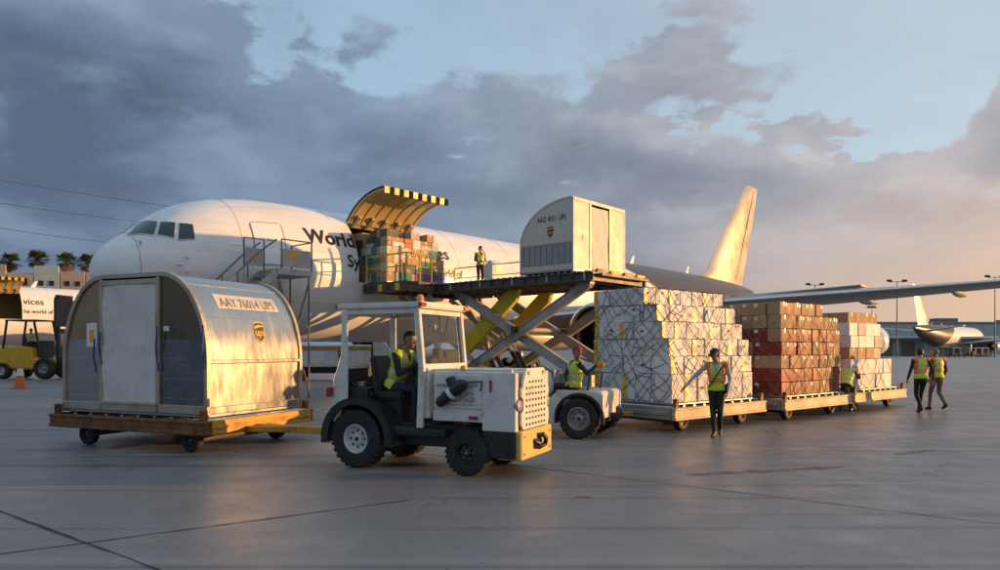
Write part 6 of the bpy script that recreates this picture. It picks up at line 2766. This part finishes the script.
def build_second_tractor():
    f = Vector((-.909, .418, 0)).normalized()
    l = Vector((-f.y, f.x, 0))
    base = Vector((1.53, 13.57, 0)) - l * .58
    rz = math.atan2(f.y, f.x)
    T = thing('tow_tractor', 'low white tow tractor parked between the yellow-nosed tractor and the white cartons', 'tow tractor', base, rz)
    for x, r in ((0, .39), (1.7, .33)):
        for s in (-1, 1):
            wheel(T, (x, s * .58, r), r, .24, r * .58, 'rim_steel' if x == 0 else 'rim_white', s, 8, True)
    b = newbm()
    boxb(b, -.40, 2.2, -.40, .40, .30, .62)
    obj('chassis', b, 'black_paint', T, bevel=.015)
    for s in (-1, 1):
        b = newbm()
        arch = [(math.cos(a) * .47, .39 + math.sin(a) * .47) for a in [R(-12) + R(204) * i / 14 for i in range(15)]]
        poly = [(-.46, .29)] + [(-.46, .86), (-.30, .93), (.42, .93), (.62, .70), (2.30, .72), (2.30, .30), (.475, .30)] + arch[0:]
        prism(b, [(-.47, .30), (-.47, .86), (-.30, .93), (.42, .93), (.66, .72), (2.3, .72), (2.3, .30), (.47, .30)] + arch, 'y', s * .60, s * .64)
        obj('side_panel', b, 'tug_white', T, bevel=.006)
        b = newbm()
        arc2 = [(x * 1.0, z) for x, z in arch]
        for (x0, z0), (x1, z1) in zip(arch, arch[1:]):
            beam(b, (x0, s * .63, z0), (x1, s * .63, z1), .09, .05)
        obj('wheel_arch', b, 'black_paint', T)
        b = newbm()
        boxb(b, .72, .94, s * .64, s * .665, .44, .56)
        obj('step_pocket', b, 'cavity_shade', T)
    b = newbm()
    boxb(b, -.45, -.40, -.60, .60, .40, .90)
    boxb(b, -.42, .0, -.58, .58, .86, .92)
    obj('rear_deck', b, 'tug_white', T, bevel=.01)
    b = newbm()
    boxb(b, -.62, -.46, -.10, .10, .34, .48)
    cyl(b, (-.57, 0, .30), (-.57, 0, .60), .03, None, 8)
    obj('rear_hitch', b, 'black_paint', T, bevel=.01)
    b = newbm()
    boxb(b, 1.25, 2.34, -.55, .55, .72, 1.10)
    obj('hood', b, 'tug_white', T, bevel=.05, seg=2)
    b = newbm()
    boxb(b, .05, .60, -.5, .5, .74, .90)
    st = obj('seat', b, 'tug_interior', T, bevel=.03, seg=2)
    b = newbm()
    for y in (-.42, .42):
        tube(b, [(-.10, y, .92), (-.14, y, 1.22), (-.14, y * .9, 1.27)], .02, 6)
    tube(b, [(-.14, -.38, 1.27), (-.14, .38, 1.27)], .02, 6)
    obj('seat_back_rail', b, 'black_paint', st)
    b = newbm()
    boxb(b, .98, 1.22, -.52, .52, .70, 1.22)
    obj('dashboard', b, 'tug_white', T, bevel=.03)
    b = newbm()
    c = Vector((.90, .05, 1.28))
    ax = Vector((-.6, 0, .8)).normalized()
    u, v = frame_of(ax)
    tube(b, [c + (u * math.cos(a) + v * math.sin(a)) * .18 for a in [2 * math.pi * i / 18 for i in range(18)]], .014, 6, closed=True)
    cyl(b, c, c - ax * .3, .02, None, 8)
    obj('steering_wheel', b, 'black_paint', T)
    # white sack beside the driver
    b = newbm()
    ellipsoid(b, (0, 0, .28), (.17, .20, .30))
    rr = random.Random(2)
    for vv in b.verts:
        vv.co *= 1 + rr.uniform(-.06, .06)
    o = obj('white_sack', b, 'canvas_door', None, smooth=60)
    p = base + f * .80 + l * .36
    o.location = (p.x, p.y, .70)
    tag(o, 'pale sack on the low tractor beside the driver in the red and navy cap', 'sack')
    person('driver in red cap and yellow vest looking back from the low tractor', base + f * .26 + l * .12, rz,
           dict(pel=(0, 0, .99), neck=(-.05, .05, 1.50), head=(-.08, .09, 1.65), face=(-.85, .45, -.08), shl=(-.14, .17, 1.43), shr=(.08, -.10, 1.44), hpl=(.02, .09, .97), hpr=(.04, -.08, .97),
                knl=(.42, .22, .98), knr=(.45, -.06, .98), anl=(.50, .24, .56), anr=(.56, -.06, .56), ell=(-.34, .24, 1.24), wrl=(-.50, .20, 1.40), elr=(.16, .12, 1.20), wrr=(.06, .30, 1.08), hdl=(-.9, .1, .1)),
           'cloth_navy', 'cloth_navy', 'vest_yellow', 'plain', 'cap_red', vox=.010, gloves='vest_orange', cuff='cap_red')


def build_forklift():
    p = ground_at(33, 378.5)
    rz = R(-4)
    T = thing('forklift', 'big yellow forklift with black mast at far left', 'forklift', p, rz)
    # x forward (right in the picture); rear axle x=-1.1, front axle x=1.35
    b = newbm()
    prism(b, [(-2.0, .55), (-2.1, 1.15), (-1.95, 1.75), (-.4, 1.90), (.5, 1.80), (.62, 1.2), (1.7, 1.15), (1.7, .55)], 'y', -.85, .85)
    obj('body', b, 'forklift_yellow', T, bevel=.10, seg=3)
    b = newbm()
    boxb(b, -2.16, -1.2, -.9, .9, .45, 1.05)
    obj('counterweight', b, 'forklift_yellow', T, bevel=.12, seg=3)
    for x, r, in ((-1.15, .46), (1.35, .60)):
        for s in (-1, 1):
            wheel(T, (x, s * .82, r), r, .40, r * .5, 'rim_white' if x < 0 else 'rim_steel', s, 6, False, 22)
    for x, y in ((-1.25, -.75), (-1.25, .75), (1.0, -.78), (1.0, .78)):
        b = newbm()
        beam(b, (x, y, 1.6), (x + (.25 if x < 0 else -.35), y, 3.35), .10, .10)
        obj('guard_post', b, 'black_paint', T, bevel=.01)
    b = newbm()
    boxb(b, -1.1, .75, -.82, .82, 3.33, 3.41)
    obj('overhead_guard', b, 'black_paint', T, bevel=.02)
    b = newbm()
    boxb(b, -.35, .25, -.3, .3, 1.85, 2.05)
    boxb(b, -.45, -.30, -.3, .3, 2.0, 2.55)
    obj('seat', b, 'tug_interior', T, bevel=.04)
    b = newbm()
    prism(b, [(.62, 1.2), (.95, 1.2), (.95, 2.2), (.75, 2.2)], 'y', -.5, .5)
    obj('dashboard', b, 'tug_interior', T, bevel=.02)
    for y in (-.55, .55):
        b = newbm()
        beam(b, (2.0, y, .25), (1.85, y, 4.7), .16, .22)
        obj('mast_rail', b, 'black_paint', T, bevel=.01)
    for z in (1.2, 2.6, 4.0, 4.55):
        b = newbm()
        boxb(b, 1.78, 2.02, -.6, .6, z, z + .28)
        obj('mast_cross_bar', b, 'black_paint', T, bevel=.01)
    b = newbm()
    boxb(b, 1.95, 2.08, -.95, .95, 3.0, 4.55)
    obj('mast_shield', b, 'black_paint', T, bevel=.01)
    for y in (-.5, .5):
        b = newbm()
        boxb(b, 2.1, 2.22, y - .08, y + .08, .3, 1.2)
        boxb(b, 2.1, 3.2, y - .08, y + .08, .25, .32)
        obj('fork', b, 'black_paint', T, bevel=.01)
    person('driver in pale-sleeved top and yellow vest seated in the big forklift', p + Vector((-.05, -.15, 1.0)), rz - .5,
           dict(pel=(0, 0, 1.12), neck=(.05, 0, 1.62), head=(.09, 0, 1.78), shl=(.02, .185, 1.56), shr=(.02, -.185, 1.56), hpl=(.02, .09, 1.10), hpr=(.02, -.09, 1.10),
                knl=(.42, .13, 1.10), knr=(.42, -.13, 1.10), anl=(.52, .13, .70), anr=(.52, -.13, .70), ell=(.18, .25, 1.32), wrl=(.42, .16, 1.40), elr=(.18, -.25, 1.32), wrr=(.42, -.16, 1.40)),
           'cloth_grey', 'cloth_black', 'vest_yellow', 'plain', None, vox=.016, scale=1.0)


def build_small_things():
    # cone
    p = ground_at(20, 388.5)
    T = thing('traffic_cone', 'orange traffic cone with white collar before the forklift', 'cone', p, .2)
    b = newbm()
    boxb(b, -.30, .30, -.30, .30, 0, .05)
    obj('base', b, 'cone_orange', T, bevel=.02)
    b = newbm()
    lathe(b, [(.235, .05), (.055, 1.06), (.03, 1.09), (.0, 1.09)], (0, 0, 0), 'z', 20)
    c = obj('cone_body', b, 'cone_orange', T, smooth=50)
    b = newbm()
    lathe(b, [(.140, .56), (.156, .56), (.103, .86), (.088, .86)], (0, 0, 0), 'z', 20, caps=False)
    obj('collar', b, 'label_white', c, smooth=50)
    # boarding stairs beside the nose door
    o = NOSE + PORT * 2.75
    T = thing('boarding_stairs', 'steel boarding stairs with caged platform at the crew door of the near jet', 'boarding stairs', NOSE - AX * .55, PLANE_RZ)
    zp = 4.40
    y0, y1 = -2.68, -4.0                                       # platform across
    b = newbm()
    boxb(b, 4.85, 6.2, y1, y0, zp - .20, zp)
    obj('platform', b, 'loader_grey', T, bevel=.01)
    for x in (4.95, 6.1):
        for y in (y1 + .08, y0 - .08):
            b = newbm()
            cyl(b, (x, y, 0), (x, y, zp - .2), .03, None, 8)
            obj('support_leg', b, 'pole_metal', T)
    b = newbm()
    for q in (((4.95, y1 + .08, .3), (6.1, y1 + .08, zp - .4)), ((6.1, y1 + .08, .3), (4.95, y1 + .08, zp - .4))):
        cyl(b, q[0], q[1], .03, None, 6)
    obj('leg_brace', b, 'pole_metal', T)
    n = 17
    for k in range(n):
        b = newbm()
        x = 4.80 - 4.5 * (k + .5) / n
        z = zp - (zp - .1) * (k + 1) / (n + .5)
        boxb(b, x - .14, x + .14, y1 + .1, y1 + 1.05, z - .03, z)
        obj('tread', b, 'loader_grey', T)
    for y in (y1 + .06, y1 + 1.09):
        b = newbm()
        beam(b, (4.85, y, zp - .12), (.30, y, .10), .05, .24)
        obj('stringer', b, 'loader_grey', T, bevel=.006)
        b = newbm()
        tube(b, [(4.85, y, zp + .95), (4.2, y, zp + .95 - .5), (.30, y, 1.05)], .03, 6)
        for k in range(5):
            t = (k + .5) / 5
            cyl(b, (4.85 - 4.55 * t, y, zp - 4.1 * t), (4.85 - 4.55 * t, y, zp + .95 - 4.1 * t), .022, None, 6)
        obj('handrail', b, 'pole_metal', T)
    def cage(x0, x1, y, nm='guard_panel', m_='loader_grey', h=.98):
        b = newbm()
        tube(b, [(x0, y, zp), (x0, y, zp + h), (x1, y, zp + h), (x1, y, zp)], .03, 6)
        g = obj('guard_frame', b, 'pole_metal', T)
        b = newbm()
        boxb(b, x0 + .05, x1 - .05, y - .015, y + .015, zp + .08, zp + h * .68)
        return obj(nm, b, m_, g)
    gp = cage(5.02, 6.18, y1 + .03)
    b = newbm()
    boxb(b, 5.25, 5.60, y1 + .003, y1 + .012, zp + .36, zp + .60)
    obj('yellow_sign', b, 'label_orange', gp)
    b = newbm()
    tube(b, [(6.18, y1 + .03, zp), (6.18, y1 + .03, zp + .98), (6.18, y0 - .03, zp + .98), (6.18, y0 - .03, zp)], .03, 6)
    obj('guard_frame', b, 'pole_metal', T)
    gp = cage(4.0, 4.72, y1 + .62)
    b = newbm()
    boxb(b, 4.25, 4.45, y1 + .59, y1 + .602, zp + .26, zp + .44)
    obj('yellow_sign', b, 'label_orange', gp)
    # service truck beyond the belly
    p = ground_at(322, 381)
    T = thing('service_truck', 'white box truck with shield emblem glimpsed under the belly of the near jet', 'truck', p, R(8))
    b = newbm()
    boxb(b, -2.1, 2.6, 0, 2.2, .75, 1.95)
    bx = obj('cargo_box', b, 'tug_white', T, bevel=.04)
    b = newbm()
    boxb(b, -2.15, 2.65, -.06, 0, 1.70, 1.86)
    obj('side_rail', b, 'dolly_yellow', bx)
    for x in (-1.55, -.2, 1.9):
        b = newbm()
        boxb(b, x - .35, x + .35, -.03, 0, .95, 1.6)
        obj('side_door', b, 'loader_grey' if x < -1 else 'label_white', bx, bevel=.01)
    shield_logo(bx, lambda x, y, z: Vector((1.05 + x, -.01 - z, 1.36 + y)), .55)
    b = newbm()
    boxb(b, -2.1, 3.6, .3, 1.9, .4, .75)
    obj('chassis', b, 'black_paint', T)
    b = newbm()
    prism(b, [(2.7, .6), (2.7, 2.2), (3.3, 2.2), (3.8, 1.4), (4.2, 1.3), (4.2, .6)], 'y', .05, 2.15)
    obj('cab', b, 'tug_white', T, bevel=.06)
    for x in (-1.3, 3.3):
        for y, s in ((.18, -1), (2.02, 1)):
            wheel(T, (x, y, .40), .40, .26, .22, 'rim_white', s, 6, False, 18)
    # parked equipment under the far jet
    for k, (px, Y, lab, m_) in enumerate(((957, 150, 'left of two parked baggage carts below the far-off jet', 'loader_grey'), (979, 150, 'right of two parked baggage carts below the far-off jet', 'label_white'))):
        X = (px - 500) / F * Y
        T = thing('baggage_cart', lab, 'cart', (X, Y, 0), .2, 'carts below the far jet')
        b = newbm()
        boxb(b, -1.8, 1.8, -.8, .8, .5, .65)
        obj('bed', b, 'loader_steel', T)
        b = newbm()
        boxb(b, -1.7, 1.7, -.75, .75, 1.9, 2.0)
        for x in (-1.65, 0, 1.65):
            boxb(b, x - .04, x + .04, -.75, -.69, .65, 1.9)
            boxb(b, x - .04, x + .04, .69, .75, .65, 1.9)
        obj('canopy', b, m_, T)
        for x in (-1.2, 1.2):
            for s in (-1, 1):
                wheel(T, (x, s * .7, .25), .25, .16, .14, 'rim_steel', s, 5, False, 12)


build_materials()
build_ground()
PL = build_plane()
build_far_planes(PL)
build_background()
LD = build_loader()
build_door_pallet()
build_container_on_dolly()
build_pallet_train()
build_tug()
build_second_tractor()
build_forklift()
build_small_things()
build_people(LD)
